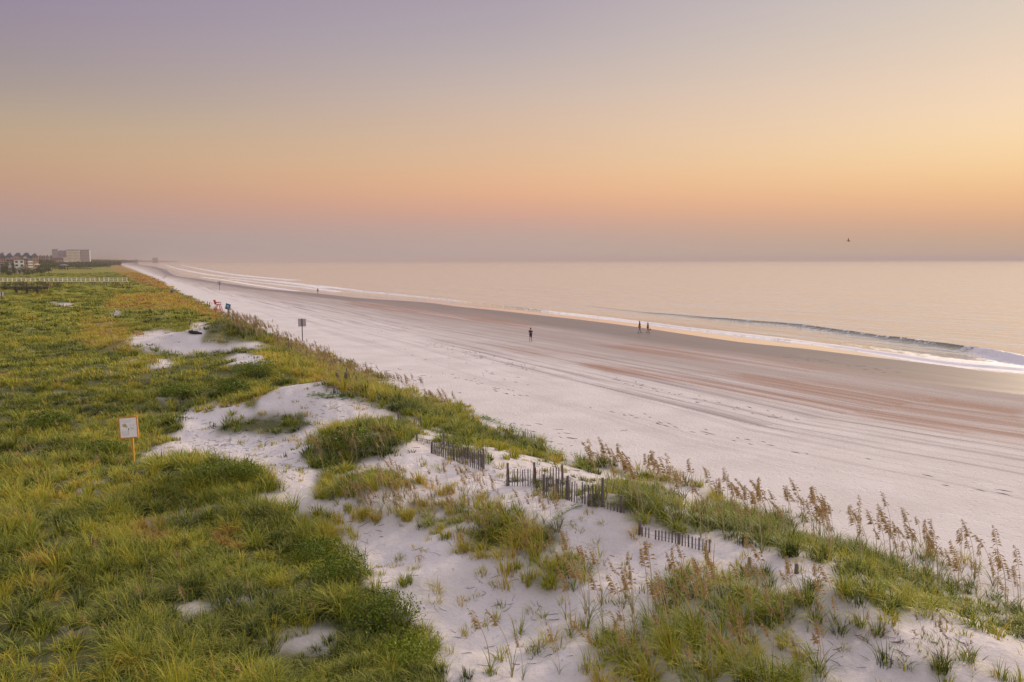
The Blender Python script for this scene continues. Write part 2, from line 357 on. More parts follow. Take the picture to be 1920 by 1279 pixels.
def mixc(n, l, f, a, b):
    m = n.new('ShaderNodeMix'); m.data_type = 'RGBA'
    for s, v in ((0, f), (6, a), (7, b)):
        if hasattr(v, 'is_linked') or hasattr(v, 'links'): l.new(v, m.inputs[s])
        elif s == 0: m.inputs[0].default_value = v
        else: m.inputs[s].default_value = (*v, 1)
    return m.outputs[2]
def mth(n, l, op, a, b=0.0, clamp=False):
    m = n.new('ShaderNodeMath'); m.operation = op; m.use_clamp = clamp
    for s, v in ((0, a), (1, b)):
        if hasattr(v, 'links'): l.new(v, m.inputs[s])
        else: m.inputs[s].default_value = v
    return m.outputs[0]
def mrange(n, l, s, a, b, c=0., d=1.):
    m = n.new('ShaderNodeMapRange'); m.interpolation_type = 'SMOOTHSTEP'
    for i, v in zip((1, 2, 3, 4), (a, b, c, d)): m.inputs[i].default_value = v
    l.new(s, m.inputs[0]); return m.outputs[0]
def noise(n, l, vec, scale, detail=5, rough=.55):
    z = n.new('ShaderNodeTexNoise'); z.inputs['Scale'].default_value = scale; z.inputs['Detail'].default_value = detail; z.inputs['Roughness'].default_value = rough
    l.new(vec, z.inputs[0]); return z.outputs[0]

# ground: sand, wet sand, thatch under the grass
mg, n, l, b = mat('ground_mat')
pos = n.new('ShaderNodeNewGeometry').outputs['Position']
au, av = attr(n, 'along'), attr(n, 'across')
veg, wet, brn, trk, far = attr(n, 'veg'), attr(n, 'wet'), attr(n, 'brown'), attr(n, 'track'), attr(n, 'green')
cv = n.new('ShaderNodeCombineXYZ'); l.new(mth(n, l, 'MULTIPLY', au, 0.022), cv.inputs[0]); l.new(mth(n, l, 'MULTIPLY', av, .85), cv.inputs[1])
st1 = noise(n, l, cv.outputs[0], 1.0, 8, .7)
cv2 = n.new('ShaderNodeCombineXYZ'); l.new(mth(n, l, 'MULTIPLY', au, 0.025), cv2.inputs[0]); l.new(mth(n, l, 'MULTIPLY', av, .35), cv2.inputs[1])
st2 = noise(n, l, cv2.outputs[0], 1.0, 5, .6)
cv3 = n.new('ShaderNodeCombineXYZ'); l.new(mth(n, l, 'MULTIPLY', au, 0.5), cv3.inputs[0]); l.new(mth(n, l, 'MULTIPLY', av, 2.2), cv3.inputs[1])
st3 = noise(n, l, cv3.outputs[0], 1.0, 7, .75)
big = noise(n, l, pos, .25, 5); fine = noise(n, l, pos, 9.0, 8, .7); grain = noise(n, l, pos, 60.0, 3, .7)
sand = mixc(n, l, mrange(n, l, big, .3, .7), (.64, .585, .585), (.56, .505, .50))
sand = mixc(n, l, mth(n, l, 'MULTIPLY', mrange(n, l, fine, .45, .8), .35), sand, (.34, .295, .295))
tr = mth(n, l, 'MULTIPLY', trk, mrange(n, l, st1, .46, .66)); sand = mixc(n, l, mth(n, l, 'MULTIPLY', tr, .95), sand, (.25, .21, .22))
tr2 = mth(n, l, 'MULTIPLY', trk, mrange(n, l, st3, .56, .76)); sand = mixc(n, l, mth(n, l, 'MULTIPLY', tr2, .5), sand, (.22, .185, .19))
wcol = mixc(n, l, mrange(n, l, st2, .35, .65), (.15, .122, .118), (.185, .132, .112))
sand = mixc(n, l, mth(n, l, 'MULTIPLY', attr(n, 'damp'), mrange(n, l, st2, .25, .6, .6, 1)), sand, (.335, .27, .258))
bm = mth(n, l, 'MULTIPLY', brn, mth(n, l, 'MULTIPLY', mrange(n, l, st2, .33, .58), mrange(n, l, st1, .34, .55))); sand = mixc(n, l, mth(n, l, 'MULTIPLY', bm, .92), sand, (.285, .155, .11))
sand = mixc(n, l, mth(n, l, 'MULTIPLY', wet, mrange(n, l, bm, 0, 1, 1, .55)), sand, wcol)
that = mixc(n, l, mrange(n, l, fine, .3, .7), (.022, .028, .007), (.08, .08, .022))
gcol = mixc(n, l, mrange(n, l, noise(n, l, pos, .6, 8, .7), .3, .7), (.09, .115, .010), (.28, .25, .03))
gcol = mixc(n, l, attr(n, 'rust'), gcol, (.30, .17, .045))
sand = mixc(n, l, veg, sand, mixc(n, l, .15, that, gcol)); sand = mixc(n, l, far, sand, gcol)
l.new(sand, b.inputs['Base Color'])
l.new(mrange(n, l, wet, 0, 1, .9, .45), b.inputs['Roughness'])
l.new(mrange(n, l, wet, 0, 1, .25, .34), b.inputs['Specular IOR Level'])
hh = mth(n, l, 'ADD', mth(n, l, 'MULTIPLY', fine, .09), mth(n, l, 'ADD', mth(n, l, 'MULTIPLY', grain, .004), mth(n, l, 'MULTIPLY', mth(n, l, 'MULTIPLY', st3, trk), .06)))
foot = n.new('ShaderNodeTexVoronoi'); foot.inputs['Scale'].default_value = 2.6; l.new(pos, foot.inputs[0])
hh = mth(n, l, 'ADD', hh, mth(n, l, 'MULTIPLY', mrange(n, l, foot.outputs[0], 0, .4, -1, 0), .045))
hh = mth(n, l, 'MULTIPLY', hh, mrange(n, l, wet, 0, 1, 1, .08))
bp = n.new('ShaderNodeBump'); bp.inputs['Distance'].default_value = 1.0; bp.inputs['Strength'].default_value = .8; l.new(hh, bp.inputs['Height']); l.new(bp.outputs[0], b.inputs['Normal'])

# sea
msea, n, l, b = mat('sea_mat')
pos = n.new('ShaderNodeNewGeometry').outputs['Position']
def dotc(v):
    d_ = n.new('ShaderNodeVectorMath'); d_.operation = 'DOT_PRODUCT'; l.new(pos, d_.inputs[0]); d_.inputs[1].default_value = v; return d_.outputs['Value']
au, av = dotc((-.5, .866, 0)), dotc((.866, .5, 0))
foam, calm = attr(n, 'foam'), attr(n, 'calm')
cv = n.new('ShaderNodeCombineXYZ'); l.new(mth(n, l, 'MULTIPLY', au, 0.22), cv.inputs[0]); l.new(mth(n, l, 'MULTIPLY', av, .9), cv.inputs[1])
w1 = noise(n, l, cv.outputs[0], .55, 6, .6); w2 = noise(n, l, cv.outputs[0], .08, 4, .5)
cvf = n.new('ShaderNodeCombineXYZ'); l.new(mth(n, l, 'MULTIPLY', au, 0.5), cvf.inputs[0]); l.new(mth(n, l, 'MULTIPLY', av, 1.5), cvf.inputs[1])
fz = noise(n, l, cvf.outputs[0], 1.1, 7, .7)
fm = mrange(n, l, mth(n, l, 'ADD', foam, mth(n, l, 'MULTIPLY', mth(n, l, 'SUBTRACT', fz, .5), 2.6)), .40, .80)
bc = mixc(n, l, calm, (.74, .66, .55), (.82, .75, .67))
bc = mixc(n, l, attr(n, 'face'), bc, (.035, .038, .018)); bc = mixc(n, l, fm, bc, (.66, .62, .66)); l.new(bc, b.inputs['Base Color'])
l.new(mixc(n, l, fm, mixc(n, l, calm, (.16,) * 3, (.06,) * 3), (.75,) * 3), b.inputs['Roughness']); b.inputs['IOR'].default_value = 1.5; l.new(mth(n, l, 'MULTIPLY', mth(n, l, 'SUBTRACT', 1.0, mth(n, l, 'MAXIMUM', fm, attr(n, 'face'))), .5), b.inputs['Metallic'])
b.inputs['Specular IOR Level'].default_value = .6
cs = n.new('ShaderNodeCombineXYZ'); l.new(mth(n, l, 'MULTIPLY', au, 0.012), cs.inputs[0]); l.new(mth(n, l, 'MULTIPLY', av, .06), cs.inputs[1]); w3 = noise(n, l, cs.outputs[0], 1.0, 5, .65)
hh = mth(n, l, 'ADD', mth(n, l, 'ADD', mth(n, l, 'MULTIPLY', w1, .22), mth(n, l, 'MULTIPLY', w3, 5.0)), mth(n, l, 'MULTIPLY', w2, .9))
hh = mth(n, l, 'MULTIPLY', hh, mrange(n, l, calm, 0, 1, 1, .03)); hh = mth(n, l, 'ADD', hh, mth(n, l, 'MULTIPLY', mth(n, l, 'MULTIPLY', fz, foam), .12))
bp = n.new('ShaderNodeBump'); bp.inputs['Distance'].default_value = 1.0; bp.inputs['Strength'].default_value = .85; l.new(hh, bp.inputs['Height']); l.new(bp.outputs[0], b.inputs['Normal'])

def plant_mat(name, stops, trans=.22):
    m, n, l, b = mat(name); o = n['Material Output']
    c = rampn(n, l, attr(n, 'tint'), stops)
    tip = mth(n, l, 'MULTIPLY', mrange(n, l, attr(n, 'tip'), 1.0 * .35, 1), .5); c = mixc(n, l, tip, c, (.52, .50, .09))
    l.new(c, b.inputs['Base Color']); b.inputs['Roughness'].default_value = .55; b.inputs['Specular IOR Level'].default_value = .3
    t = n.new('ShaderNodeBsdfTranslucent'); l.new(c, t.inputs[0]); mx = n.new('ShaderNodeMixShader'); mx.inputs[0].default_value = trans
    l.new(b.outputs[0], mx.inputs[1]); l.new(t.outputs[0], mx.inputs[2]); l.new(mx.outputs[0], o.inputs[0]); return m
m_grass = plant_mat('grass_blades', [(0, (.022, .045, .004)), (.2, (.15, .205, .006)), (.42, (.38, .35, .014)), (.62, (.50, .37, .04)), (.8, (.54, .31, .06)), (1, (.26, .11, .025))])
m_oat = simple('oat_head', (.38, .25, .095), .8, .4, 30)
m_stem = simple('oat_stem', (.50, .37, .20), .7, .2, 20)
m_oatleaf = simple('oat_leaf', (.15, .19, .035), .6, .3, 8)
m_wood = simple('weathered_wood', (.15, .125, .12), .9, .35, 5, .5, stretch=(6, 6, 1))
m_slat = simple('grey_slat', (.125, .105, .11), .9, .35, 5, .4, stretch=(6, 6, 1))
m_darkwood = simple('dark_post_wood', (.075, .055, .05), .9, .3, 5, .4)
m_white = simple('white_paint', (.88, .87, .84), .6, .08, 2)
m_wire = simple('fence_wire', (.12, .1, .1), .6, .2)
m_twig = simple('dry_twig', (.13, .085, .065), .9, .4, 12)

# ------------------------------------------------------------------ ground
def polar(az, rr):
    A, Rr = np.meshgrid(az, rr); return (Rr * np.sin(A)).ravel(), (Rr * np.cos(A)).ravel()
def grid_faces(nr, na, wrap=False):
    i = np.arange(nr - 1)[:, None]; j = np.arange(na if wrap else na - 1)[None, :]; j2 = (j + 1) % na
    a = i * na + j; b_ = i * na + j2; c = (i + 1) * na + j2; d = (i + 1) * na + j
    return np.stack([a.ravel(), d.ravel(), c.ravel(), b_.ravel()], 1)
azf = np.concatenate([np.linspace(-180, -44, 70)[:-1], np.linspace(-44, 44, 820), np.linspace(44, 180, 70)[1:-1]]) * math.pi / 180
rr = np.concatenate([[0.4, 2, 4, 6, 8], np.geomspace(9, 400, 560), np.geomspace(405, 14000, 90)])
gx, gy = polar(azf, rr)
gz, dT, aT, dW, aW = H(gx, gy, True)
GZ = gz.reshape(len(rr), -1); GT = dT.reshape(len(rr), -1)
den, ht, ti = cover(gx, gy, gz, dT)
gpx, gpy, gfr = project(np.stack([gx, gy, gz], 1)); gr = np.hypot(gx, gy)
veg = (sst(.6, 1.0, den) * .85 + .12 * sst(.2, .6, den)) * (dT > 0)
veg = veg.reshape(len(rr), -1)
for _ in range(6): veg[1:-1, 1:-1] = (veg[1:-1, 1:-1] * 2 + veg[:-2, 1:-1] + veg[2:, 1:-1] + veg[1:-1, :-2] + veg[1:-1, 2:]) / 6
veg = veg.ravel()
far_a = (dT > 0) * (den > .3) * sst(45, 140, gr)
seaw = dW + 3.0 * (fbm(aT / 14, dT * 0, 61, 3) - .5)
bw = dW - dT   # beach width measure
frac = np.clip(dW, 0, None) / (np.clip(dW, 0, None) + np.clip(-dT, 0, None) + 1e-6)
wf = .24 + .10 * (fbm(aT / 40, dT * 0, 62, 3) - .5)
wet = np.where(dW > 0, 1 - sst(wf - .05, wf + .04, frac + .05 * (fbm(aT / 12, dT / 1.5, 63, 3) - .5)), 1.0) * (dT < 0)
brn_polys = [([(1080, 682), (1250, 694), (1500, 712), (1700, 738), (1930, 772), (1930, 840), (1700, 800), (1480, 755), (1300, 722), (1150, 700)], 1.0), ([(1100, 644), (1250, 650), (1450, 672), (1600, 700), (1450, 690), (1250, 668)], .9),
             ([(640, 560), (760, 566), (880, 582), (1010, 604), (980, 612), (800, 592), (650, 574)], .8), ([(900, 640), (1000, 650), (1150, 672), (1100, 676), (950, 660)], .5), ([(1500, 665), (1700, 690), (1930, 725), (1930, 745), (1700, 712), (1500, 684)], .5)]
j1 = (fbm(aT / 25, dT / 3, 64, 3) - .5) * 60 * np.clip(60 / np.maximum(gr, 1), 0, 2)
brn = np.zeros(gx.shape)
for pl, k_ in brn_polys: brn = np.maximum(brn, k_ * (pip(gpx + j1 * 1.5, gpy + j1 * .4, pl) & gfr))
brn = brn.reshape(len(rr), -1)
for _ in range(8): brn[1:-1, 1:-1] = (brn[1:-1, 1:-1] * 2 + brn[:-2, 1:-1] + brn[2:, 1:-1] + brn[1:-1, :-2] + brn[1:-1, 2:]) / 6
brn = brn.ravel() * (dT < 0)
damp = (1 - sst(.38, .78, frac + .10 * (fbm(aT / 30, dT / 5, 66, 3) - .5))) * (dT < 0)
track = sst(3, 12, -dT) * (1 - wet) * np.where(frac > .75, .45, 1.0)
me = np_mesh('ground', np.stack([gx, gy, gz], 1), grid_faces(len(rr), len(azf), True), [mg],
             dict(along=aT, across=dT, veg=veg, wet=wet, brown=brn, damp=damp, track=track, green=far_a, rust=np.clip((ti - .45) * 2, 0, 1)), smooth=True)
tag(link('ground', me), kind='structure')

# ------------------------------------------------------------------ sea
azs = np.linspace(-34, 150, 1150)[:, None].ravel(); azs = np.concatenate([np.linspace(-34, 42, 900), np.linspace(42, 170, 90)[1:]]) * math.pi / 180
rs = np.concatenate([np.geomspace(20, 60, 40)[:-1], np.geomspace(60, 700, 620), np.geomspace(705, 60000, 110)])
sx_, sy_ = polar(azs, rs)
dWs, aWs = shore(WAT, sx_, sy_); s_ = -dWs; sr = np.hypot(sx_, sy_)
foam = np.zeros(sx_.shape); face = np.zeros(sx_.shape); sz = np.full(sx_.shape, -1.0)
off = np.clip(s_ / 25, 0, 1)
sz += off * .16 * (fbm((-.5 * sx_ + .866 * sy_) / 30, (.866 * sx_ + .5 * sy_) / 7, 71, 3) - .5) * (1 - sst(300, 800, sr))
def wave(pts, amp, wid, foam_in, foam_w, z=-1.0, foam_front=.0):
    """pts near->far in the picture; amp/foam per traced point; crest is steep on the shore side"""
    global sz, foam, face
    P = smooth_line([(a, c) for a, c in pts], 5); W = on_plane(P[:, 0], P[:, 1], z)
    d, a = sdist(W, sx_, sy_); L_ = np.concatenate([[0], np.cumsum(np.linalg.norm(np.diff(W, axis=0), axis=1))])
    key = L_[::5]; am = np.interp(a, key, amp); fo = np.interp(a, key, foam_in); fw_ = np.interp(a, key, foam_w)
    ok = (a > 0) & (a < L_[-1]); wob = (fbm(a / 4, a * 0, 72, 3) - .5) * wid * .5; d = d + wob
    prof = np.where(d > 0, np.exp(-(d / (wid * .35)) ** 2), np.exp(-(d / (wid * 1.6)) ** 2))
    am = am * (.75 + .5 * fbm(a / 6, a * 0, 73, 3)); sz += np.where(ok, am * prof, 0)
    rough_ = (am > .45) & ok & (d > -2.5) & (d < 4); sz += np.where(rough_, .5 * np.clip(fo - .5, 0, 1) * (fbm(a / .8, d / .6, 74, 4) - .4) * np.exp(-(d / 2.5) ** 2), 0)
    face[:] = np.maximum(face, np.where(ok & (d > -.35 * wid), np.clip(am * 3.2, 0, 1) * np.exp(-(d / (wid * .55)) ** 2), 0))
    fr_ = np.where(d > 0, np.exp(-(d / fw_) ** 2), np.exp(-(d / (fw_ * .45 + .05)) ** 2))
    lip = np.exp(-((d + .05) / .35) ** 2) * np.clip(am * 2 - .55, 0, .62) + np.exp(-((d - 1.0 * wid) / (.55 * wid)) ** 2) * np.clip(am * 2 - .35, 0, .6)
    foam[:] = np.maximum(foam, np.where(ok, np.maximum(fo * fr_, lip * (fbm(a / 2.2, d / .7, 75, 3) > .42)), 0))
wave([(1960, 688), (1900, 678), (1840, 664), (1780, 655), (1700, 643), (1600, 628), (1500, 613), (1400, 604), (1300, 595), (1200, 586), (1100, 574)],
     [.85, .85, .78, .72, .66, .58, .50, .42, .32, .2, .08], 1.0, [1.1, 1.1, .95, .1, 0, 0, 0, 0, 0, 0, 0], [2.6, 2.6, 1.6, 1, 1, 1, 1, 1, 1, 1, 1])
wave([(1960, 697), (1800, 684), (1700, 670), (1600, 655), (1500, 641), (1400, 629), (1300, 618), (1200, 605), (1120, 595), (1050, 587), (980, 579), (900, 569), (850, 563), (740, 552), (680, 546), (600, 536)],
     [.2, .2, .2, .2, .2, .22, .22, .22, .2, .22, .22, .1, .1, .2, .22, .15], 1.0,
     [1.1, 1.1, 1.0, .9, .9, .9, .9, .9, .9, .85, .4, .35, .65, .95, 1.0, .9], [3.2, 3.0, 2.3, 1.6, 1.4, 1.5, 1.7, 1.9, 1.8, 1.5, 1.1, 1.1, 1.5, 3.0, 3.4, 3.4])
wave([(1960, 690), (1800, 676), (1720, 664), (1600, 645), (1500, 630)], [.05] * 5, 1.5, [.85, .8, .65, .4, 0], [4, 3.5, 2.5, 2, 1])
for pts, fo, fw_ in (([(620, 541), (540, 530), (470, 523), (400, 516), (340, 505), (312, 497), (296, 492)], 1.15, 4.5), ([(560, 546), (480, 535), (420, 525), (380, 520)], 1.0, 2),
                     ([(640, 547), (560, 538), (480, 529), (430, 523)], 1.05, 2.8), ([(560, 526), (450, 516), (380, 505), (340, 497)], 1.0, 6)):
    k = len(pts); wave(pts, [.12] * k, 2.0, [fo] * k, [fw_] * k)
calm = 1 - sst(3, 14, s_)
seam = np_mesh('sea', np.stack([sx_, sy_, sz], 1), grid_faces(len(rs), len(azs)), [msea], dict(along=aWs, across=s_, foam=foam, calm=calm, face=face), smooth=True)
tag(link('sea', seam), kind='structure')

# ------------------------------------------------------------------ grass: one mesh of separate blades per kind of cover
def blades(bx, by, bz, L_, az_, lean, wdt, tint, seg, rng):
    n_ = len(bx); t = np.linspace(0, 1, seg + 1)[None, :]
    droop = lean[:, None]
    hx = L_[:, None] * (0.25 * droop * t + 0.75 * droop * t ** 2.2)
    vz = L_[:, None] * (t * np.sqrt(np.clip(1 - (0.5 * droop) ** 2, .1, 1)) - 0.55 * droop * t ** 2.6)
    cx = bx[:, None] + hx * np.cos(az_)[:, None]; cy = by[:, None] + hx * np.sin(az_)[:, None]; cz = bz[:, None] + vz
    tw = rng.uniform(-.9, .9, n_) + math.pi / 2
    wx = np.cos(az_ + tw)[:, None]; wy = np.sin(az_ + tw)[:, None]; ww = wdt[:, None] * (1 - t ** 1.8) * .5 + .0004
    A = np.stack([cx - wx * ww, cy - wy * ww, cz], 2); B = np.stack([cx + wx * ww, cy + wy * ww, cz], 2)
    V = np.stack([A, B], 2).reshape(-1, 3); base = (np.arange(n_) * 2 * (seg + 1))[:, None]; k = np.arange(seg)[None, :] * 2
    q = np.stack([base + k, base + k + 1, base + k + 3, base + k + 2], 2).reshape(-1, 4)
    return V, q, np.repeat(tint, 2 * (seg + 1)), np.tile(np.repeat(t[0], 2), n_)
rng = np.random.default_rng(7)
def grass_zone(r0, r1, per_m2, nb, seg, wid, hs, spread, azw=43):
    area = (r1 * r1 - r0 * r0) / 2 * math.radians(2 * azw); n_ = int(area * per_m2)
    r = np.sqrt(rng.uniform(r0 * r0, r1 * r1, n_)); a = rng.uniform(-azw, azw, n_) * math.pi / 180
    x = r * np.sin(a); y = r * np.cos(a)
    pre = []
    z = Hq(x, y); dT_ = lookup(GT, x, y); ok = dT_ > -0.8
    x, y, z, dT_ = x[ok], y[ok], z[ok], dT_[ok]
    fz_ = np.clip(np.hypot(x, y) / 60, .4, 1.6); d, h, t = cover(x + rng.normal(0, .38, len(x)) * fz_, y + rng.normal(0, .38, len(x)) * fz_, z, dT_)
    cl = fbm(x * .9, y * .9, 81, 2)           # clumping
    keep = rng.uniform(0, 1, len(x)) < d * np.where(d > .8, np.clip(-.45 + 2.7 * cl, .22, 1), np.clip(-.1 + 1.8 * cl, .1, 1))
    x, y, z, h, t, d = x[keep], y[keep], z[keep], h[keep], t[keep], d[keep]
    m = len(x); hh = h * rng.uniform(.5, 1.2, m) * (.3 + 1.4 * fbm(x / 1.9, y / 1.9, 84, 3)) * hs * np.where(d < .1, .8, 1); tt = t + rng.normal(0, .12, m) + .85 * (fbm(x / 1.4, y / 1.4, 83, 3) - .52)
    leanb = np.where(d > .6, rng.uniform(.45, 1.15, m), rng.uniform(.2, .9, m))
    cnt = np.maximum((nb * rng.uniform(.5, 1.4, m) * np.where(d < .3, .45, 1)).astype(int), 4)
    I = np.repeat(np.arange(m), cnt); k = len(I)
    sp = spread * rng.uniform(0, 1, k) ** .7; pa = rng.uniform(0, 2 * math.pi, k)
    bx = x[I] + sp * np.cos(pa); by = y[I] + sp * np.sin(pa)
    azb = pa + rng.normal(0, .5, k)
    # lean inland, away from the sea breeze
    vx = np.cos(azb) - .38; vy = np.sin(azb) + .1; azb = np.arctan2(vy, vx)
    lean = np.clip(leanb[I] * rng.uniform(.4, 1.5, k), .08, 1.25)
    tn = np.clip(tt[I] + rng.normal(0, .09, k) + (rng.uniform(0, 1, k) < .10) * .38, 0, 1)
    return blades(bx, by, z[I] - .03, hh[I] * rng.uniform(.55, 1.2, k), azb, lean, wid * rng.uniform(.6, 1.3, k), tn, seg, rng)
def build_grass(name, zones, label):
    Vs, Qs, T, P = [], [], [], []; b0 = 0
    for zn in zones:
        V, q, t, p = grass_zone(*zn); Vs.append(V); Qs.append(q + b0); T.append(t); P.append(p); b0 += len(V)
    V = np.vstack(Vs); print('GRASS', name, len(V))
    me = np_mesh(name, V, np.vstack(Qs), [m_grass], dict(tint=np.concatenate(T), tip=np.concatenate(P)))
    return tag(link(name, me), label, 'grass', kind='stuff')
build_grass('dune_grass', [(7, 17, 16, 56, 5, .014, 1.3, .14), (17, 30, 14, 46, 4, .018, 1.25, .17), (30, 58, 8, 34, 3, .030, 1.2, .22),
                           (58, 115, 3.0, 24, 2, .055, 1.15, .45), (115, 240, .75, 24, 2, .13, 1.2, .9), (240, 650, .09, 26, 2, .34, 1.4, 2.2)],
            'green and straw dune grass covering the dunes beside the beach')

# ------------------------------------------------------------------ sea oats
def oat_arrays(seed, hgt, lean):
    r = np.random.default_rng(seed); st, hd, lf = MB(), MB(), MB()
    n_ = 9; pts = []
    for i in range(n_):
        t = i / (n_ - 1); pts.append((-lean * hgt * t ** 2.3, 0.03 * hgt * math.sin(t * 3 + seed), hgt * (t - .12 * lean * t ** 3)))
    st.tube(pts, [.006 * (1 - .5 * i / (n_ - 1)) for i in range(n_)], 4)
    P = [Vector(p) for p in pts]
    def at(t):
        f = t * (n_ - 1); i = min(int(f), n_ - 2); return P[i].lerp(P[i + 1], f - i)
    for k in range(30):                       # drooping flat spikelets up the last third of the stem
        t = (.70 if seed % 3 else .76) + (.30 if seed % 3 else .24) * k / 29; p = at(t); side = -1 if r.random() < .8 else 1
        ln = .028 + .06 * (1 - t) / .3 + r.uniform(0, .03); a = r.uniform(-.8, .8)
        d = Vector((side * math.cos(a), math.sin(a), r.uniform(-.15, .75))).normalized(); q = p + d * ln * .6; tip = q + (d + Vector((0, 0, -1.3))).normalized() * ln * .75
        wv = d.cross(Vector((0, 0, 1))).normalized() * r.uniform(.006, .010); wv *= .62; up_ = Vector((0, 0, .006))
        mid = q.lerp(tip, .45)
        hd.add([p, q, mid + wv, tip, mid - wv, mid + up_], [(0, 1, 2), (1, 2, 5), (2, 3, 5), (3, 4, 5), (4, 1, 5), (1, 2, 3, 4), (0, 4, 1)])
    for k in range(6):
        a = r.uniform(0, 6.28); ln = r.uniform(.35, .6) * hgt ** .5; w_ = .006; vs = []; dx, dy = math.cos(a), math.sin(a)
        for i in range(5):
            t = i / 4; c = Vector((dx * ln * t ** 1.6 * .8, dy * ln * t ** 1.6 * .8, ln * (t - .4 * t ** 2.5))); o = Vector((-dy, dx, 0)) * w_ * (1 - t ** 2) ; vs += [c - o, c + o]
        lf.add(vs, [(2 * i, 2 * i + 1, 2 * i + 3, 2 * i + 2) for i in range(4)])
    return st, hd, lf
PROTO = []; LEANS = [.08, .22, .14, .34, .18, .28, .10, .45, .20, .15, .30, .25]
for i in range(12):
    st, hd, lf = oat_arrays(i + 3, 1.0, LEANS[i]); PROTO.append((st, hd, lf))
PM = [(a.mesh('stem', m_stem), b_.mesh('seed_head', m_oat), c.mesh('leaf_tuft', m_oatleaf)) for a, b_, c in PROTO]
SRC = []
for a, b_, c in PROTO:
    V = np.array([tuple(v) for v in a.v + b_.v + c.v]); o1 = len(a.v); o2 = o1 + len(b_.v)
    fs = [(f, 0) for f in a.f] + [(tuple(i + o1 for i in f), 1) for f in b_.f] + [(tuple(i + o2 for i in f), 2) for f in c.f]
    tri = []; mi = []
    for f, m_ in fs:
        for k in range(1, len(f) - 1): tri.append((f[0], f[k], f[k + 1])); mi.append(m_)
    SRC.append((V, np.array(tri), np.array(mi)))
def band(p0, p1, n_, jx, jy):
    t = rng.uniform(0, 1, n_) * (len(p0) - 1) if False else rng.uniform(0, 1, n_)
    return p0[0] + (p1[0] - p0[0]) * t + rng.normal(0, jx, n_), p0[1] + (p1[1] - p0[1]) * t + rng.normal(0, jy, n_)
OATS = [  # start px, end px, count, jitter x, y, height lo, hi, description, leaf/heads lean extra
    ((1115, 925), (1280, 965), 34, 14, 10, 1.4, 2.1, 'sea oat behind the round green clump'),
    ((1310, 985), (1490, 1010), 36, 14, 15, 1.15, 2.0, 'sea oat above the brightest green clump'),
    ((1490, 1008), (1700, 1066), 40, 14, 17, 1.15, 2.05, 'sea oat along the dune crest'),
    ((1700, 1066), (1925, 1146), 36, 14, 19, 1.15, 2.05, 'sea oat at the seaward crest end'),
    ((1070, 1160), (1330, 1190), 30, 14, 24, 1.2, 1.9, 'sea oat over bare white sand'),
    ((1290, 1130), (1560, 1180), 30, 12, 26, .9, 1.5, 'sea oat below the short grey posts'),
    ((1100, 1270), (1560, 1272), 16, 10, 8, .7, 1.3, 'sea oat at the lower picture edge'),
    ((690, 925), (930, 945), 34, 10, 8, .85, 1.35, 'tan sea oat before the low fence'),
    ((900, 965), (1060, 985), 18, 10, 8, .8, 1.25, 'sea oat beside the dense middle tuft'),
    ((800, 768), (862, 778), 18, 5, 3, 1.3, 1.8, 'sea oat at the ridge beach edge'),
    ((930, 1268), (1060, 1268), 4, 10, 4, .9, 1.6, 'sea oat on the near sand hollow'),
]
def place_oat(p, h, lab, grp, i, rz, k=1.0):
    o = empty('sea_oat', p, rz, label=lab, cat='sea oat', group=grp); kk = rng.uniform(.7, 1.15); o.scale = (h * kk, h * kk, h)
    for nm, me in zip(('stem', 'seed_head', 'leaf_tuft'), PM[i]): link(nm, me, o)
cnt = 0
for p0, p1, n_, jx, jy, h0, h1, lab in OATS:
    qx, qy = band(p0, p1, n_, jx, jy); P = hit(qx, qy)
    for p, x_ in zip(P, qx):
        i = rng.integers(12); h = rng.uniform(h0, h1); f = (h - h0) / (h1 - h0); g = (x_ - p0[0]) / (p1[0] - p0[0])
        ad_ = ('short ' if f < .33 else 'tall ' if f > .67 else 'medium ') + ('upright ' if LEANS[i] < .16 else 'arched ' if LEANS[i] > .27 else 'slanting ')
        core = lab + (', near the left end of its stand' if g < .33 else ', near the right end of its stand' if g > .67 else ', in the middle of its stand')
        place_oat((p[0], p[1], p[2] - .03), h, ad_ + core, lab.replace('sea oat', 'sea oats', 1), i, rng.normal(-.15, .45)); cnt += 1
print('OATS', cnt)
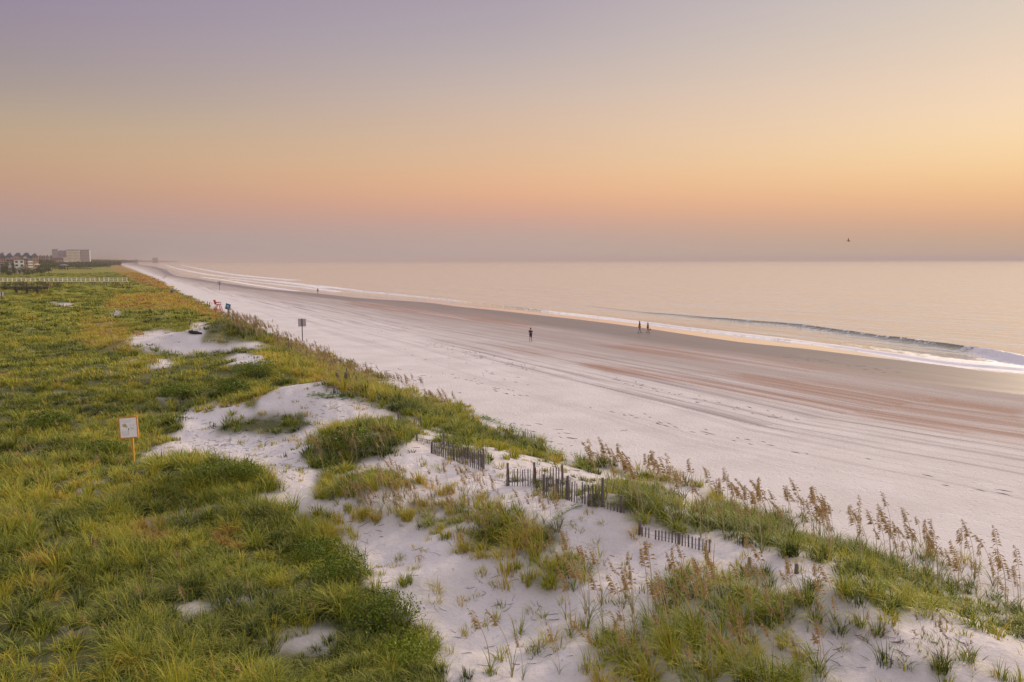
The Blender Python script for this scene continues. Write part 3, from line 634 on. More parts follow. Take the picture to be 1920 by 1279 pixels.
# everything further off: one mass
Vs, Fs, Ms = [], [], []; b0 = 0
for p0, p1, n_, jx, jy, h0, h1 in [
    ((735, 732), (790, 745), 18, 6, 3, 1.1, 1.6), ((690, 718), (740, 732), 18, 6, 3, 1.0, 1.5), ((600, 688), (700, 724), 110, 8, 5, 1.0, 1.6), ((520, 646), (620, 688), 190, 8, 6, 1.1, 1.7),
    ((425, 612), (510, 634), 170, 8, 5, 1.2, 1.9), ((330, 562), (425, 600), 130, 10, 5, .9, 1.4), ((250, 522), (330, 556), 120, 10, 5, 1.0, 1.5), ((225, 500), (262, 520), 60, 6, 3, 1, 1.6),
    ((160, 640), (240, 655), 50, 12, 10, .8, 1.2), ((590, 860), (760, 840), 55, 12, 10, .7, 1.1), ((650, 950), (850, 975), 80, 20, 16, .6, 1.1), ((850, 970), (1120, 1090), 70, 25, 18, .5, .9),
    ((40, 980), (560, 1180), 34, 90, 80, .5, .95), ((0, 900), (300, 800), 60, 40, 40, .6, 1.0), ((1130, 1220), (1500, 1230), 40, 20, 30, .5, 1.0), ((1500, 1180), (1900, 1240), 26, 20, 20, .4, .8), ((620, 720), (690, 760), 30, 10, 8, .7, 1.1)]:
    qx, qy = band(p0, p1, n_, jx, jy); P = hit(qx, np.maximum(qy, 496))
    for p in P:
        V, T3, M3 = SRC[rng.integers(12)]; h = rng.uniform(h0, h1); a = rng.normal(-.15, .5); far_k = max(1.0, math.hypot(p[0], p[1]) / 38)
        c, s = math.cos(a), math.sin(a); W = V * np.array([h, h * 1.0, h])
        X = W[:, 0] * c - W[:, 1] * s; Y = W[:, 0] * s + W[:, 1] * c
        Vs.append(np.stack([X + p[0], Y + p[1], W[:, 2] + p[2] - .03], 1)); Fs.append(T3 + b0); Ms.append(M3); b0 += len(V)
me = np_mesh('sea_oat_stand', np.vstack(Vs), np.vstack(Fs), [m_stem, m_oat, m_oatleaf], mi=np.concatenate(Ms))
tag(link('sea_oat_stand', me), 'tan sea oats scattered along the far dune edge and through the grass', 'sea oats', kind='stuff')

# ------------------------------------------------------------------ trailing vines, twigs and wrack
m_leafg = simple('vine_leaf', (.13, .24, .02), .5, .3, 5)
def vine(lines, n_leaf, size, label, lift=.02):
    mb = MB()
    for ln in lines:
        P = hit([p[0] for p in ln], [p[1] for p in ln]); Q = smooth_line(P, 5); Q[:, 2] = Hq(Q[:, 0], Q[:, 1]) + .02; mb.tube(Q, .008, 4)
        for k in range(n_leaf):
            t = rng.uniform(0, len(Q) - 1.01); i = int(t); p = Q[i] * (1 - t + i) + Q[i + 1] * (t - i); a = rng.uniform(0, 6.28); s = size * rng.uniform(.6, 1.3)
            x, y = p[0] + rng.normal(0, lift * 4), p[1] + rng.normal(0, lift * 4); z = float(Hq(np.array([x]), np.array([y]))[0]) + rng.uniform(.03, .12)
            u = Vector((math.cos(a), math.sin(a), rng.uniform(-.2, .5))) * s; v = Vector((-math.sin(a), math.cos(a), rng.uniform(-.3, .3))) * s * .55; c = Vector((x, y, z))
            mb.add([c, c + u * .5 + v, c + u, c + u * .5 - v], [(0, 1, 2, 3)])
    return tag(mb.build('beach_vine', m_leafg), label, 'vine', 'trailing beach vines')
vine([[(582, 742), (620, 740), (650, 742), (672, 748)], [(590, 748), (640, 745), (668, 740)]], 110, .13, 'bright green vine patch on top of the large white sand mound', .05)
vine([[(1035, 978), (1055, 965), (1078, 953), (1092, 948)]], 60, .06, 'thin green vine runner crossing bare sand toward the picket fence', .008)
vine([[(885, 775), (920, 790), (960, 800), (985, 812)], [(905, 782), (930, 790)]], 90, .12, 'green vine patch spreading onto the beach beyond the ridge grass', .06)
vine([[(930, 815), (980, 825), (1030, 842), (1060, 855)], [(1000, 838), (1050, 862)]], 110, .11, 'long green and yellow vine mat along the lower edge of the ridge grass', .07)

mb = MB()
def twig(x, y, ln, a, rad, bend=.1):
    P = []
    for i in range(4):
        t = i / 3; px_ = x + math.cos(a) * ln * t - math.sin(a) * bend * ln * math.sin(t * 3); py_ = y + math.sin(a) * ln * t + math.cos(a) * bend * ln * math.sin(t * 3)
        P.append((px_, py_))
    zz = Hq(np.array([p[0] for p in P]), np.array([p[1] for p in P])) + rad * .6 + .004
    mb.tube([(p[0], p[1], z) for p, z in zip(P, zz)], [rad, rad, rad * .8, rad * .4], 4)
qs = []
for c, n_, jx, jy, l0, l1, rd in [((1000, 890), 24, 50, 25, .15, .6, .008), ((1090, 880), 26, 30, 14, .2, .7, .008), ((650, 850), 60, 70, 18, .08, .3, .006), ((430, 830), 120, 90, 25, .08, .35, .007), ((540, 890), 60, 40, 30, .06, .25, .006),
                              ((860, 1110), 40, 80, 40, .06, .35, .005), ((1640, 1215), 60, 120, 18, .06, .3, .006), ((980, 830), 60, 60, 16, .15, .8, .01), ((720, 718), 90, 60, 12, .2, .9, .012), ((640, 800), 40, 60, 20, .08, .3, .007),
                              ((1400, 960), 40, 80, 12, .1, .5, .007), ((1700, 1090), 30, 90, 10, .1, .5, .007), ((1150, 1060), 30, 60, 30, .06, .25, .006), ((420, 835), 120, 80, 20, .05, .5, .008), ((760, 960), 80, 110, 50, .1, .45, .007), ((900, 880), 60, 80, 20, .1, .4, .007), ((620, 790), 60, 60, 25, .08, .4, .008), ((1000, 1180), 50, 90, 50, .05, .3, .006)]:
    for k in range(n_): qs.append((c[0] + rng.normal(0, jx), c[1] + rng.normal(0, jy), rng.uniform(l0, l1), rd))
P = hit([q[0] for q in qs], [q[1] for q in qs])
for q, p in zip(qs, P): twig(p[0], p[1], q[2], rng.normal(2.2, .8), q[3] * rng.uniform(.6, 1.3), rng.uniform(-.2, .2))
tag(mb.build('dry_litter', m_twig), 'dry brown twigs and stems scattered on the white sand', 'litter', kind='stuff')

mb = MB(); WR = [((610, 596), (700, 618), 16), ((700, 618), (760, 630), 10), ((785, 640), (900, 665), 40), ((900, 668), (1000, 690), 36), ((830, 700), (1000, 745), 20), ((740, 620), (800, 612), 8), ((1150, 710), (1250, 735), 16),
                 ((1250, 735), (1500, 790), 20), ((1450, 665), (1700, 700), 30), ((620, 660), (700, 690), 6), ((1100, 760), (1500, 850), 26), ((1600, 860), (1900, 930), 6), ((700, 640), (1000, 720), 20)]
for p0, p1, n_ in WR:
    qx, qy = band(p0, p1, n_, 8, 3.5); P = hit(qx, qy)
    for p in P:
        r_ = rng.uniform(.05, .2); a0 = 2.15 + rng.normal(0, .25); vs = [(p[0], p[1], p[2] + .03)]; m_ = 9
        for k in range(m_):
            a = 2 * math.pi * k / m_; e = r_ * rng.uniform(.5, 1.2); ex, ey = e * 3.2 * math.cos(a), e * .42 * math.sin(a)
            x, y = p[0] + ex * math.cos(a0) - ey * math.sin(a0), p[1] + ex * math.sin(a0) + ey * math.cos(a0); vs.append((x, y, p[2] - .03))
        zs = Hq(np.array([v[0] for v in vs[1:]]), np.array([v[1] for v in vs[1:]])) - .01
        vs = [vs[0]] + [(v[0], v[1], float(z)) for v, z in zip(vs[1:], zs)]
        mb.add(vs, [(0, 1 + k, 1 + (k + 1) % m_) for k in range(m_)])
m_wrack = simple('wrack', (.19, .15, .14), .9, .4, 8)
tag(mb.build('seaweed_debris', m_wrack), 'dark seaweed scraps lying in broken lines along the beach', 'seaweed', kind='stuff')

# ------------------------------------------------------------------ sand fences
def fence(base, tops, posts, label, gap=.105, slat_h=None, extra=None):
    """base: pixels along the fence foot; tops: slat height above sand (m) at each; posts: (index along 0-1, height m)"""
    P = hit([p[0] for p in base], [p[1] for p in base]); d = np.concatenate([[0], np.cumsum(np.linalg.norm(np.diff(P[:, :2], axis=0), axis=1))]); T = d[-1]
    root = empty('sand_fence', tuple(P[0]), 0, label=label, cat='sand fence', group='picket sand fences half buried in the dune'); o = P[0]
    sl_, wr = MB(), MB(); n_ = max(int(T / gap), 3); pw = []
    for k in range(n_ + 1):
        s = T * k / n_; x = np.interp(s, d, P[:, 0]); y = np.interp(s, d, P[:, 1]); z = float(Hq(np.array([x]), np.array([y]))[0]); h = np.interp(s, d, tops)
        if rng.random() < .04: continue
        h *= rng.uniform(.95, 1.05); tx, ty = rng.normal(0, .025, 2); dirx, diry = (P[-1, 0] - P[0, 0]) / T, (P[-1, 1] - P[0, 1]) / T; rz = math.atan2(diry, dirx)
        a = Vector((x - o[0], y - o[1], z - o[2] - .2)); b_ = a + Vector((tx * h, ty * h, h + .2))
        dd = b_ - a; q = Matrix.Rotation(rz, 3, 'Z'); sl_.box((a + b_) / 2, (.043, .012, dd.length), dd.to_track_quat('Z', 'Y').to_matrix() @ Matrix.Rotation(rz - math.pi / 2 * 0, 3, 'Z'))
        pw.append((x - o[0], y - o[1], z - o[2], h))
    sl_.build('slat_panel', m_slat, root)
    for f in (.35, .82):
        wr.tube([(x, y, z + f * h) for x, y, z, h in pw], .004, 4)
    wr.build('wire', m_wire, root)
    for f, h in posts:
        s = T * f; x = np.interp(s, d, P[:, 0]); y = np.interp(s, d, P[:, 1]); z = float(Hq(np.array([x]), np.array([y]))[0])
        m_ = MB(); m_.tube([(0, 0, -.3), (.005, 0, h * .5), (rng.normal(0, .012), rng.normal(0, .012), h)], [.052, .048, .043], 8); m_.build('post', m_wood, root, loc=(x - o[0] + .03, y - o[1] + .05, z - o[2]))
    return root
fence([(780, 826), (822, 838), (862, 853), (905, 880)], [.16, .24, .38, .72], [(0, .32), (.32, .78), (1.0, .86)], 'picket sand fence nearly buried, its slats only showing short tips, left of the grass')
fence([(808, 850), (855, 866), (880, 875), (905, 884)], [.40, .52, .62, .72], [(0, .5), (.48, .62)], 'picket sand fence with half-height slats meeting the buried one at a corner post')
fence([(950, 912), (1002, 908), (1053, 906)], [.66, .66, .62], [(0, .9), (.5, .86), (1, .72)], 'tallest standing picket sand fence with three grey posts above green grass')
fence([(1018, 930), (1072, 941), (1128, 951)], [.66, .68, .66], [(0, .76), (.5, .80), (1, .95)], 'picket sand fence running from the tallest fence into the round green clump')
fence([(1103, 950), (1165, 962), (1195, 968)], [.2, .26, .2], [(0, .4), (.66, .55)], 'short buried picket fence end below the round green clump')
fence([(1198, 1004), (1235, 1013), (1272, 1021), (1330, 1036)], [.28, .30, .34, .36], [(0, .46), (.56, .34)], 'nearest picket sand fence on bare sand with a thick leaning end post')
fence([(722, 786), (750, 790), (788, 798)], [.2, .26, .34], [(.35, .5), (1, .5)], 'low picket sand fence on the sand behind the dark green mound')
fence([(625, 738), (655, 741), (685, 745)], [.18, .16, .12], [(0, .5)], 'farthest picket fence tips poking out beside the big white mound')
fence([(630, 716), (650, 721), (672, 727)], [.7, .7, .6], [(.9, 1.0)], 'standing picket fence hidden in the brown ridge grass')

def post(px, py, h, label, r=.055, mt=None, grp='wooden posts standing in the dune sand', lean=0):
    p = hit1(px, py); m_ = MB(); m_.tube([(0, 0, -.3), (lean * .5, 0, h * .5), (lean, 0, h)], [r, r * .95, r * .9], 8)
    m_.tube([(lean, 0, h), (lean, 0, h + .012)], [r * .9, r * .6], 8)
    return tag(m_.build('wooden_post', mt or m_wood, loc=tuple(p)), label, 'post', grp)
post(1325, 1050, .22, 'short grey post stub nearest the picket fence end on bare sand')
post(1405, 1061, .22, 'grey post stub between two patches of sea oats')
post(1493, 1075, .24, 'grey post stub farthest along the dune crest grass')
post(344, 607, .8, 'dark straight post at the edge of the sandy blowout', .07, m_darkwood)
post(355, 610, .7, 'dark tilted post beside the straight one at the blowout', .07, m_darkwood, lean=.2)
post(389, 576, 1.3, 'tall thin dark post nearer the red lifeguard chair', .09, m_darkwood)
post(393, 578, 1.3, 'tall thin dark post next to another behind the red chair', .09, m_darkwood)
post(521, 645, 1.0, 'dark post farther along the ridge grass near the grey sign', .07, m_darkwood)
post(541, 652, 1.05, 'dark post sunk in ridge sea oats left of the grey sign', .07, m_darkwood)
for k, (a, b_) in enumerate([(372, 571), (366, 568), (359, 564), (352, 561), (346, 557)]):
    post(a, b_ + 3, .8, 'weathered stake in the line of stakes behind the red chair', .06, m_wood, 'weathered stakes lining the far dune toe')
for k, (a, b_) in enumerate([(575, 672), (600, 682), (618, 690), (650, 706), (690, 733), (742, 742)]):
    post(a, b_, .75, 'weathered stake poking out of the brown ridge grass', .045, m_wood, 'weathered stakes in the ridge grass')

# ------------------------------------------------------------------ signs
def info_sign():
    p = hit1(250, 866); r = empty('information_sign', tuple(p), math.radians(-14), label='white notice board in an orange wooden frame on one yellow post', cat='sign')
    my = simple('yellow_post_paint', (.62, .33, .03), .7, .2, 6, .2, stretch=(4, 4, 1)); mf = simple('orange_frame_wood', (.60, .27, .05), .7, .25, 8, .2); mw = simple('white_panel', (.92, .91, .93), .4, .05, 3)
    mt = simple('print_grey', (.66, .66, .72), .6, .1); mtn = simple('print_tan', (.52, .45, .25), .6, .2); mk_ = simple('print_dark', (.08, .09, .08), .6, .1)
    D = math.hypot(p[0], p[1]); u = D / F; H0 = 44 * u; H1 = 77 * u; W = 34 * u
    MB().box((0, .03, (H0 + .12) / 2 - .2), (.09, .06, H0 + .12 + .4)).build('post', my, r)
    tilt = Matrix.Rotation(math.radians(-9), 3, 'X')
    def pnl(x0, z0, x1, z1, dpt, y): return (Vector(((x0 + x1) / 2, y, (z0 + z1) / 2)), (abs(x1 - x0), dpt, abs(z1 - z0)))
    bd = empty('board', (0, -.13, H0)); bd.parent = r; bd.rotation_euler = (math.radians(-6), math.radians(-7), 0)
    hh_ = H1 - H0; fr = MB(); t = .055
    c, d = pnl(-W / 2, 0, W / 2, hh_, .015, -.02); pn = MB().box(c, d).build('panel', mw, bd)
    for a in ((-W / 2 - t, -t, W / 2 + t, 0), (-W / 2 - t, hh_, W / 2 + t, hh_ + t), (-W / 2 - t, 0, -W / 2, hh_), (W / 2, 0, W / 2 + t, hh_)):
        c, d = pnl(*a, .05, -.02); fr.box(c, d)
    fr.build('frame', mf, bd)
    tx = MB()
    for k in range(3): c, d = pnl(-W * .40, hh_ * (.86 - .05 * k), W * (.30 - .1 * k), hh_ * (.875 - .05 * k), .003, -.0295); tx.box(c, d)
    for k in range(6):
        c, d = pnl(-W * .42, hh_ * (.30 - .04 * k), -W * .06 - .02 * (k % 2), hh_ * (.315 - .04 * k), .003, -.0295); tx.box(c, d)
        c, d = pnl(W * .08, hh_ * (.62 - .055 * k), W * (.42 - .04 * (k % 3)), hh_ * (.635 - .055 * k), .003, -.0295); tx.box(c, d)
    tx.build('text_lines', mt, bd)
    g = MB()
    for (x, z, a, b_) in ((-.24, .62, .13, .10), (-.12, .55, .06, .06), (.2, .45, .1, .02)):
        g.ball((x * W, -.0285, z * hh_), (a * W, .003, b_ * hh_), 14, 5)
    g.build('map_patch', mtn, bd)
    k_ = MB(); k_.ball((-.2 * W, -.0325, .6 * hh_), (.025 * W, .003, .04 * hh_)); k_.beam((-.05 * W, -.0305, .1 * hh_), (.0, -.0305, .4 * hh_), .012, .004); k_.ball((0, -.031, .42 * hh_), (.03 * W, .003, .05 * hh_))
    k_.build('drawing', mk_, bd)
info_sign()
def back_sign(px, py, hp, wpx, label, name='beach_sign', two=False, pc=(.40, .37, .39)):
    p = hit1(px, py); u = math.hypot(p[0], p[1]) / F; Hh = hp * u; W = wpx * u
    r = empty(name, tuple(p), math.radians(8), label=label, cat='sign')
    mp_ = simple('sign_back_metal', pc, .6, .12, 2)
    m_ = MB(); m_.box((0, -.06, Hh / 2 - .25), (.11, .09, Hh + .5 + .05)); m_.build('post', m_darkwood, r)
    m_ = MB(); m_.box((0, .0, Hh - W / 2), (W, .012, W)); m_.build('panel', mp_, r)
    m_ = MB()
    for z in (Hh - W * .2, Hh - W * .8): m_.tube([(0, -.125, z), (0, .012, z)], .014, 6)
    m_.build('bolt', m_wire, r); return r
back_sign(567.5, 640, 41, 14, 'grey square sign seen from behind on a dark post in white sand')
back_sign(412, 545, 16, 6.5, 'small pale square sign far down the beach near the wet sand')
back_sign(4, 566, 15, 6, 'small white marker sign low in the green dune at the far left', pc=(.72, .68, .72))

def lifeguard_chair():
    p = hit1(409, 588); u = math.hypot(p[0], p[1]) / F; s = 24 * u / 2.6
    mr_ = simple('red_paint', (.40, .03, .05), .5, .15, 4); r = empty('lifeguard_chair', tuple(p), math.radians(0), label='tall red wooden lifeguard chair with splayed legs behind the dune', cat='lifeguard chair')
    for x0, x1 in ((-.85, -.1), (.95, .35)):
        for y0, y1 in ((-.6, -.3), (.6, .3)): MB().beam((x0 * s, y0 * s, -.2), (x1 * s, y1 * s, 1.75 * s), .13, .11).build('leg', mr_, r)
    for y in (-.5, .5): MB().beam((-.62 * s, y * .9 * s, .45 * s), (.62 * s, y * .7 * s, 1.05 * s), .09, .05).build('brace', mr_, r)
    MB().box((.15 * s, 0, 1.76 * s), (1.1 * s, .9 * s, .07)).build('seat', mr_, r)
    b_ = MB()
    for k in range(4): b_.beam((-.42 * s, (-.33 + .22 * k) * s, 1.80 * s), (-.62 * s, (-.33 + .22 * k) * s, 2.6 * s), .03, .17 * s)
    b_.build('backrest', mr_, r)
    for y in (-.45, .45):
        a_ = MB(); a_.beam((-.5 * s, y * s, 2.12 * s), (.45 * s, y * s, 2.1 * s), .05, .11); a_.beam((.42 * s, y * s, 1.79 * s), (.42 * s, y * s, 2.08 * s), .06, .06); a_.build('armrest', mr_, r)
    for k in range(3): MB().beam((( .93 - .17 * k) * s, -.5 * s, (.35 + .4 * k) * s), ((.93 - .17 * k) * s, .5 * s, (.35 + .4 * k) * s), .05, .07).build('rung', mr_, r)
lifeguard_chair()
def blue_board():
    p = hit1(428, 592); u = math.hypot(p[0], p[1]) / F; Hh = 22 * u
    mb_ = simple('blue_paint', (.03, .13, .30), .5, .12, 3); r = empty('rescue_board_stand', tuple(p), 0, label='tilted blue rescue board on a short post right of the red chair', cat='board')
    MB().box((0, .08, Hh * .4 - .15), (.12, .1, Hh * .8 + .3)).build('post', m_darkwood, r)
    q = Matrix.Rotation(math.radians(18), 3, 'Y') @ Matrix.Rotation(math.radians(8), 3, 'X'); m_ = MB(); m_.box((0, 0, Hh * .72), (8.5 * u, .06, 10.5 * u), q); m_.build('board', mb_, r)
    m_ = MB(); m_.box((0, -.05, Hh * .76), (4 * u, .02, 4 * u), q); m_.build('mark', simple('pale_blue', (.22, .42, .6), .5, .1), r)
blue_board()
p = hit1(323, 552); r = empty('trash_barrel', tuple(p), 0, label='small dark blue barrel standing at the far dune toe', cat='barrel')
m_ = MB(); m_.tube([(0, 0, -.1), (0, 0, .1), (0, 0, .55), (0, 0, 1.1)], [.42, .44, .46, .44], 14); m_.build('body', simple('barrel_blue', (.07, .07, .14), .6, .1), r)
m_ = MB(); m_.tube([(0, 0, 1.1), (0, 0, 1.15), (0, 0, 1.22)], [.48, .48, .3], 14); m_.build('lid', simple('barrel_lid', (.05, .05, .09), .6, .1), r)
p = hit1(365, 626); r = MB(); r.ball((0, 0, .14), (.62, .22, .17), 12, 7); r.ball((.55, .1, .08), (.3, .15, .1), 10, 6); r.ball((-.3, -.1, .24), (.3, .2, .13), 10, 6)
r.tube([(-.6, 0, .1), (-.95, .15, .06), (-1.2, .05, .03)], [.05, .04, .02], 6); tag(r.build('dark_driftwood', simple('black_wood', (.018, .016, .02), .8, .4, 5), loc=tuple(p), rz=-.3, smooth=True), 'black lump of driftwood lying in the sandy blowout', 'driftwood')

# ------------------------------------------------------------------ people
SKIN = simple('skin', (.32, .17, .12), .6, .08, 8); HAIR = simple('dark_hair', (.03, .022, .02), .8, .2, 20)
def skinned(name, J, E, R_, m_, parent, root=0, sub=1):
    me = bpy.data.meshes.new(name); me.from_pydata([tuple(j) for j in J], E, []); me.materials.append(m_)
    o = link(name, me, parent); 
    md = o.modifiers.new('skin', 'SKIN'); sv = me.skin_vertices[0].data
    for i, r_ in enumerate(R_): sv[i].radius = r_ if hasattr(r_, '__len__') else (r_, r_); sv[i].use_root = (i == root)
    md.use_smooth_shade = True; s = o.modifiers.new('sub', 'SUBSURF'); s.levels = sub; s.render_levels = sub
    return o
def person(px, py, hgt, face, label, pose, top, bottom, hat=None, grp=None, bag=None, longtrousers=False, skirt=False):
    """face: direction the figure looks, degrees from +X; body built looking along +X, height 1.75 then scaled"""
    p = hit1(px, py); p[2] = max(p[2], -1.02)
    r = empty('person', tuple(p), math.radians(face), label=label, cat='person', group=grp); k = hgt / 1.75; r.scale = (k, k, k)
    J = []; E = []; Rr = []
    def add(pt, rad, par=None):
        J.append(Vector(pt)); Rr.append(rad)
        if par is not None: E.append((par, len(J) - 1))
        return len(J) - 1
    pel = add((0, 0, .95), (.125, .155)); w_ = add((0, 0, 1.08), (.10, .135), pel); ch = add((.01, 0, 1.27), (.115, .165), w_); sh = add((0, 0, 1.42), (.075, .11), ch)
    nk = add((.01, 0, 1.50), .055, sh); hd = add((.025, 0, 1.60), (.085, .078), nk); tp = add((.015, 0, 1.70), (.07, .068), hd); nose = add((.125, 0, 1.605), .016, hd)
    legs = {'stand': ((.0, .12), (.02, -.13)), 'walk': ((.26, .08), (-.30, -.08))}[pose if pose in ('walk',) else 'stand']
    LJ = []
    for i, (fx, fy) in enumerate(legs):
        s = 1 if i == 0 else -1; hp = add((0, s * .09, .90), .095, pel); bend = .06 if pose != 'walk' else (.05 if fx > 0 else .10)
        kn = add((fx * .5 + bend, s * .1, .50), .062, hp); lift = .0 if fx >= 0 or pose != 'walk' else .05
        cf = add((fx * .75 + bend * .6, fy, .30), .058, kn); an = add((fx, fy, .09 + lift), .036, cf); ft = add((fx + .14, fy + s * .02, .03 + lift * .4), .035, an); LJ.append((hp, kn, cf, an, ft))
    AJ = []
    for i in range(2):
        s = 1 if i == 0 else -1; so_ = add((0, s * .18, 1.40), .056, sh)
        if pose == 'phone': el, wr = Vector((.06, s * .25, 1.13)), Vector((.26, s * .06, 1.22))
        elif pose == 'walk': el, wr = Vector((-.10 * -s - .04, s * .25, 1.14)), Vector((.16 * s + .06, s * .27, .90))
        else: el, wr = Vector((-.03, s * .25, 1.13)), Vector((.06, s * .25, .88))
        e = add(el, .042, so_); w2 = add(wr, .027, e); d = (wr - el).normalized(); pal = add(wr + d * .06, (.036, .02), w2)
        sidev = d.cross(Vector((1, 0, 0)) if abs(d.x) < .7 else Vector((0, 0, 1))).normalized()
        for q, (ln, off_) in enumerate(((.065, -.03), (.08, -.01), (.078, .01), (.06, .03))):
            f1 = add(wr + d * .10 + sidev * off_, .0095, pal); f2 = add(wr + d * (.10 + ln * .55) + sidev * off_ * 1.1 + Vector((.008, 0, 0)), .0085, f1); add(wr + d * (.10 + ln * .9) + sidev * off_ * 1.1 + Vector((.022, 0, 0)), .0075, f2)
        add(wr + d * .06 + sidev * -.055 + Vector((.02, 0, 0)), .01, w2); AJ.append((so_, e, w2))
    skinned('body', J, E, Rr, SKIN, r, 0, 1)
    # shirt
    idx = [pel, w_, ch, sh]; JJ = [J[i] + Vector((0, 0, .0)) for i in idx]; JJ[0] = Vector((0, 0, .93)); RR = [(.15, .18), (.135, .165), (.145, .19), (.10, .14)]; EE = [(0, 1), (1, 2), (2, 3)]
    for so_, e, w2 in AJ:
        b0_ = len(JJ); JJ += [J[so_], J[so_].lerp(J[e], .85)]; RR += [.075, .062]; EE += [(3, b0_), (b0_, b0_ + 1)]
    skinned('shirt', JJ, EE, RR, top, r, 0, 1)
    JJ = [Vector((0, 0, .97))]; RR = [(.145, .175)]; EE = []
    for hp, kn, cf, an, ft in LJ:
        b0_ = len(JJ); JJ += [J[hp], J[hp].lerp(J[kn], .95)]; RR += [.115, .09 if not longtrousers else .075]; EE += [(0, b0_), (b0_, b0_ + 1)]
        if longtrousers: JJ += [J[cf], J[an]]; RR += [.07, .055]; EE += [(b0_ + 1, b0_ + 2), (b0_ + 2, b0_ + 3)]
    skinned('trousers' if longtrousers else 'shorts', JJ, EE, RR, bottom, r, 0, 1)
    h_ = MB(); h_.ball((-.005, 0, 1.685), (.10, .088, .085), 12, 8); h_.ball((-.045, 0, 1.62), (.065, .082, .09), 12, 8); h_.build('hair', HAIR, r, True)
    for s in (-1, 1): MB().ball((.02, s * .083, 1.60), (.018, .012, .03), 8, 6).build('ear', SKIN, r, True)
    e_ = MB()
    for s in (-1, 1): e_.ball((.098, s * .032, 1.63), (.012, .014, .009), 8, 6)
    e_.ball((.103, 0, 1.555), (.010, .026, .006), 8, 5); e_.build('face_features', HAIR, r, True)
    if hat:
        c = MB(); c.ball((0, 0, 1.70), (.108, .10, .085), 12, 8); c.tube([(.03, 0, 1.685), (.03, 0, 1.70)], [.14, .13], 14); c.build('cap', hat, r, True)
    for (hp, kn, cf, an, ft) in LJ:
        s_o = MB(); f = J[ft]; s_o.ball((f.x - .05, f.y, f.z), (.15, .052, .038), 10, 6); s_o.build('shoe', simple('shoe', (.05, .035, .03), .7, .1), r, True)
    if pose == 'phone': MB().box((.36, 0, 1.27), (.012, .15, .075)).build('phone', HAIR, r)
    return r
def cloth(n_, c): return simple(n_, c, .85, .15, 10)
person(995, 640, 1.80, -75, 'person in dark navy shirt and shorts standing alone and holding a phone', 'phone', cloth('navy_shirt', (.018, .012, .04)), cloth('navy_shorts', (.035, .03, .09)), HAIR)
a_ = person(1199, 624, 1.80, 18, 'person in a dark green shirt and grey shorts walking beside the water', 'walk', cloth('green_shirt', (.03, .06, .06)), cloth('grey_shorts', (.22, .18, .17)), grp=None)
b_ = person(1214.5, 624, 1.62, 18, 'person in a dark red dress-length top walking with a bag in hand', 'walk', cloth('red_top', (.14, .03, .08)), cloth('maroon_shorts', (.05, .01, .035)))
p = np.array(b_.location); bg_ = MB(); bg_.tube([(0, 0, 0), (0, 0, .1), (0, 0, .28)], [.09, .11, .08], 10); bg_.tube([(0, .06, .26), (0, .05, .40), (0, -.05, .40), (0, -.06, .26)], .012, 5)
tag(bg_.build('hand_bag', simple('straw_bag', (.20, .13, .05), .8, .2), loc=(p[0] + .36, p[1] - .02, p[2] + .36)), 'small tan bag carried by the walker in dark red', 'bag')
person(596, 551, 1.90, 80, 'person in a deep blue shirt and pale trousers standing at the water edge', 'stand', cloth('blue_shirt', (.025, .02, .10)), cloth('pale_trousers', (.45, .36, .30)), longtrousers=True)
person(308, 523.5, 1.75, 200, 'darkly dressed person bending the group of three on the far beach, standing left', 'stand', cloth('dark_a', (.03, .03, .04)), cloth('dark_b', (.04, .04, .05)))
person(306, 523.0, 1.2, 20, 'small person in brown clothes at the outer left of the far beach group', 'stand', cloth('brown_a', (.10, .06, .05)), cloth('brown_b', (.06, .04, .04)))
person(310.5, 520.5, 1.75, 20, 'person in a light top at the right of the far beach group', 'walk', cloth('light_a', (.35, .28, .28)), cloth('dark_c', (.06, .05, .06)))
person(313, 506.5, 1.75, 90, 'tiny dark figure farthest away beside the waterline bend', 'stand', cloth('far_a', (.03, .03, .04)), cloth('far_b', (.04, .04, .05)))
person(213, 501, 1.75, 90, 'tiny dark figure on the far beach against the dune edge', 'stand', cloth('far_c', (.03, .03, .04)), cloth('far_d', (.04, .04, .05)))

# ------------------------------------------------------------------ bird
d = ray(1591, 452)[0]; c = np.array([0, 0, CAMZ]) + d * 95
r = empty('seabird', tuple(c), math.radians(150), label='small dark brown seabird gliding alone above the horizon', cat='bird'); r.rotation_euler.x = math.radians(18); r.scale = (.75,) * 3
mbird = simple('brown_feathers', (.10, .055, .03), .8, .3, 12)
m_ = MB(); m_.tube([(-.28, 0, .0), (-.18, 0, 0), (-.05, 0, -.01), (.08, 0, 0), (.17, 0, .02), (.21, 0, .03)], [.01, .045, .075, .07, .038, .03], 10); m_.ball((.235, 0, .035), (.042, .034, .034), 10, 7)
m_.tube([(.26, 0, .03), (.31, 0, .02), (.325, 0, .01)], [.014, .009, .004], 6); m_.add([(-.18, -.02, 0), (-.18, .02, 0), (-.36, .06, .0), (-.38, 0, .0), (-.36, -.06, 0), (-.26, 0, .014), (-.26, 0, -.014)], [(0, 5, 4), (4, 5, 3), (3, 5, 2), (2, 5, 1), (1, 5, 0), (0, 4, 6), (4, 3, 6), (3, 2, 6), (2, 1, 6), (1, 0, 6)])
m_.build('body', mbird, r, True)
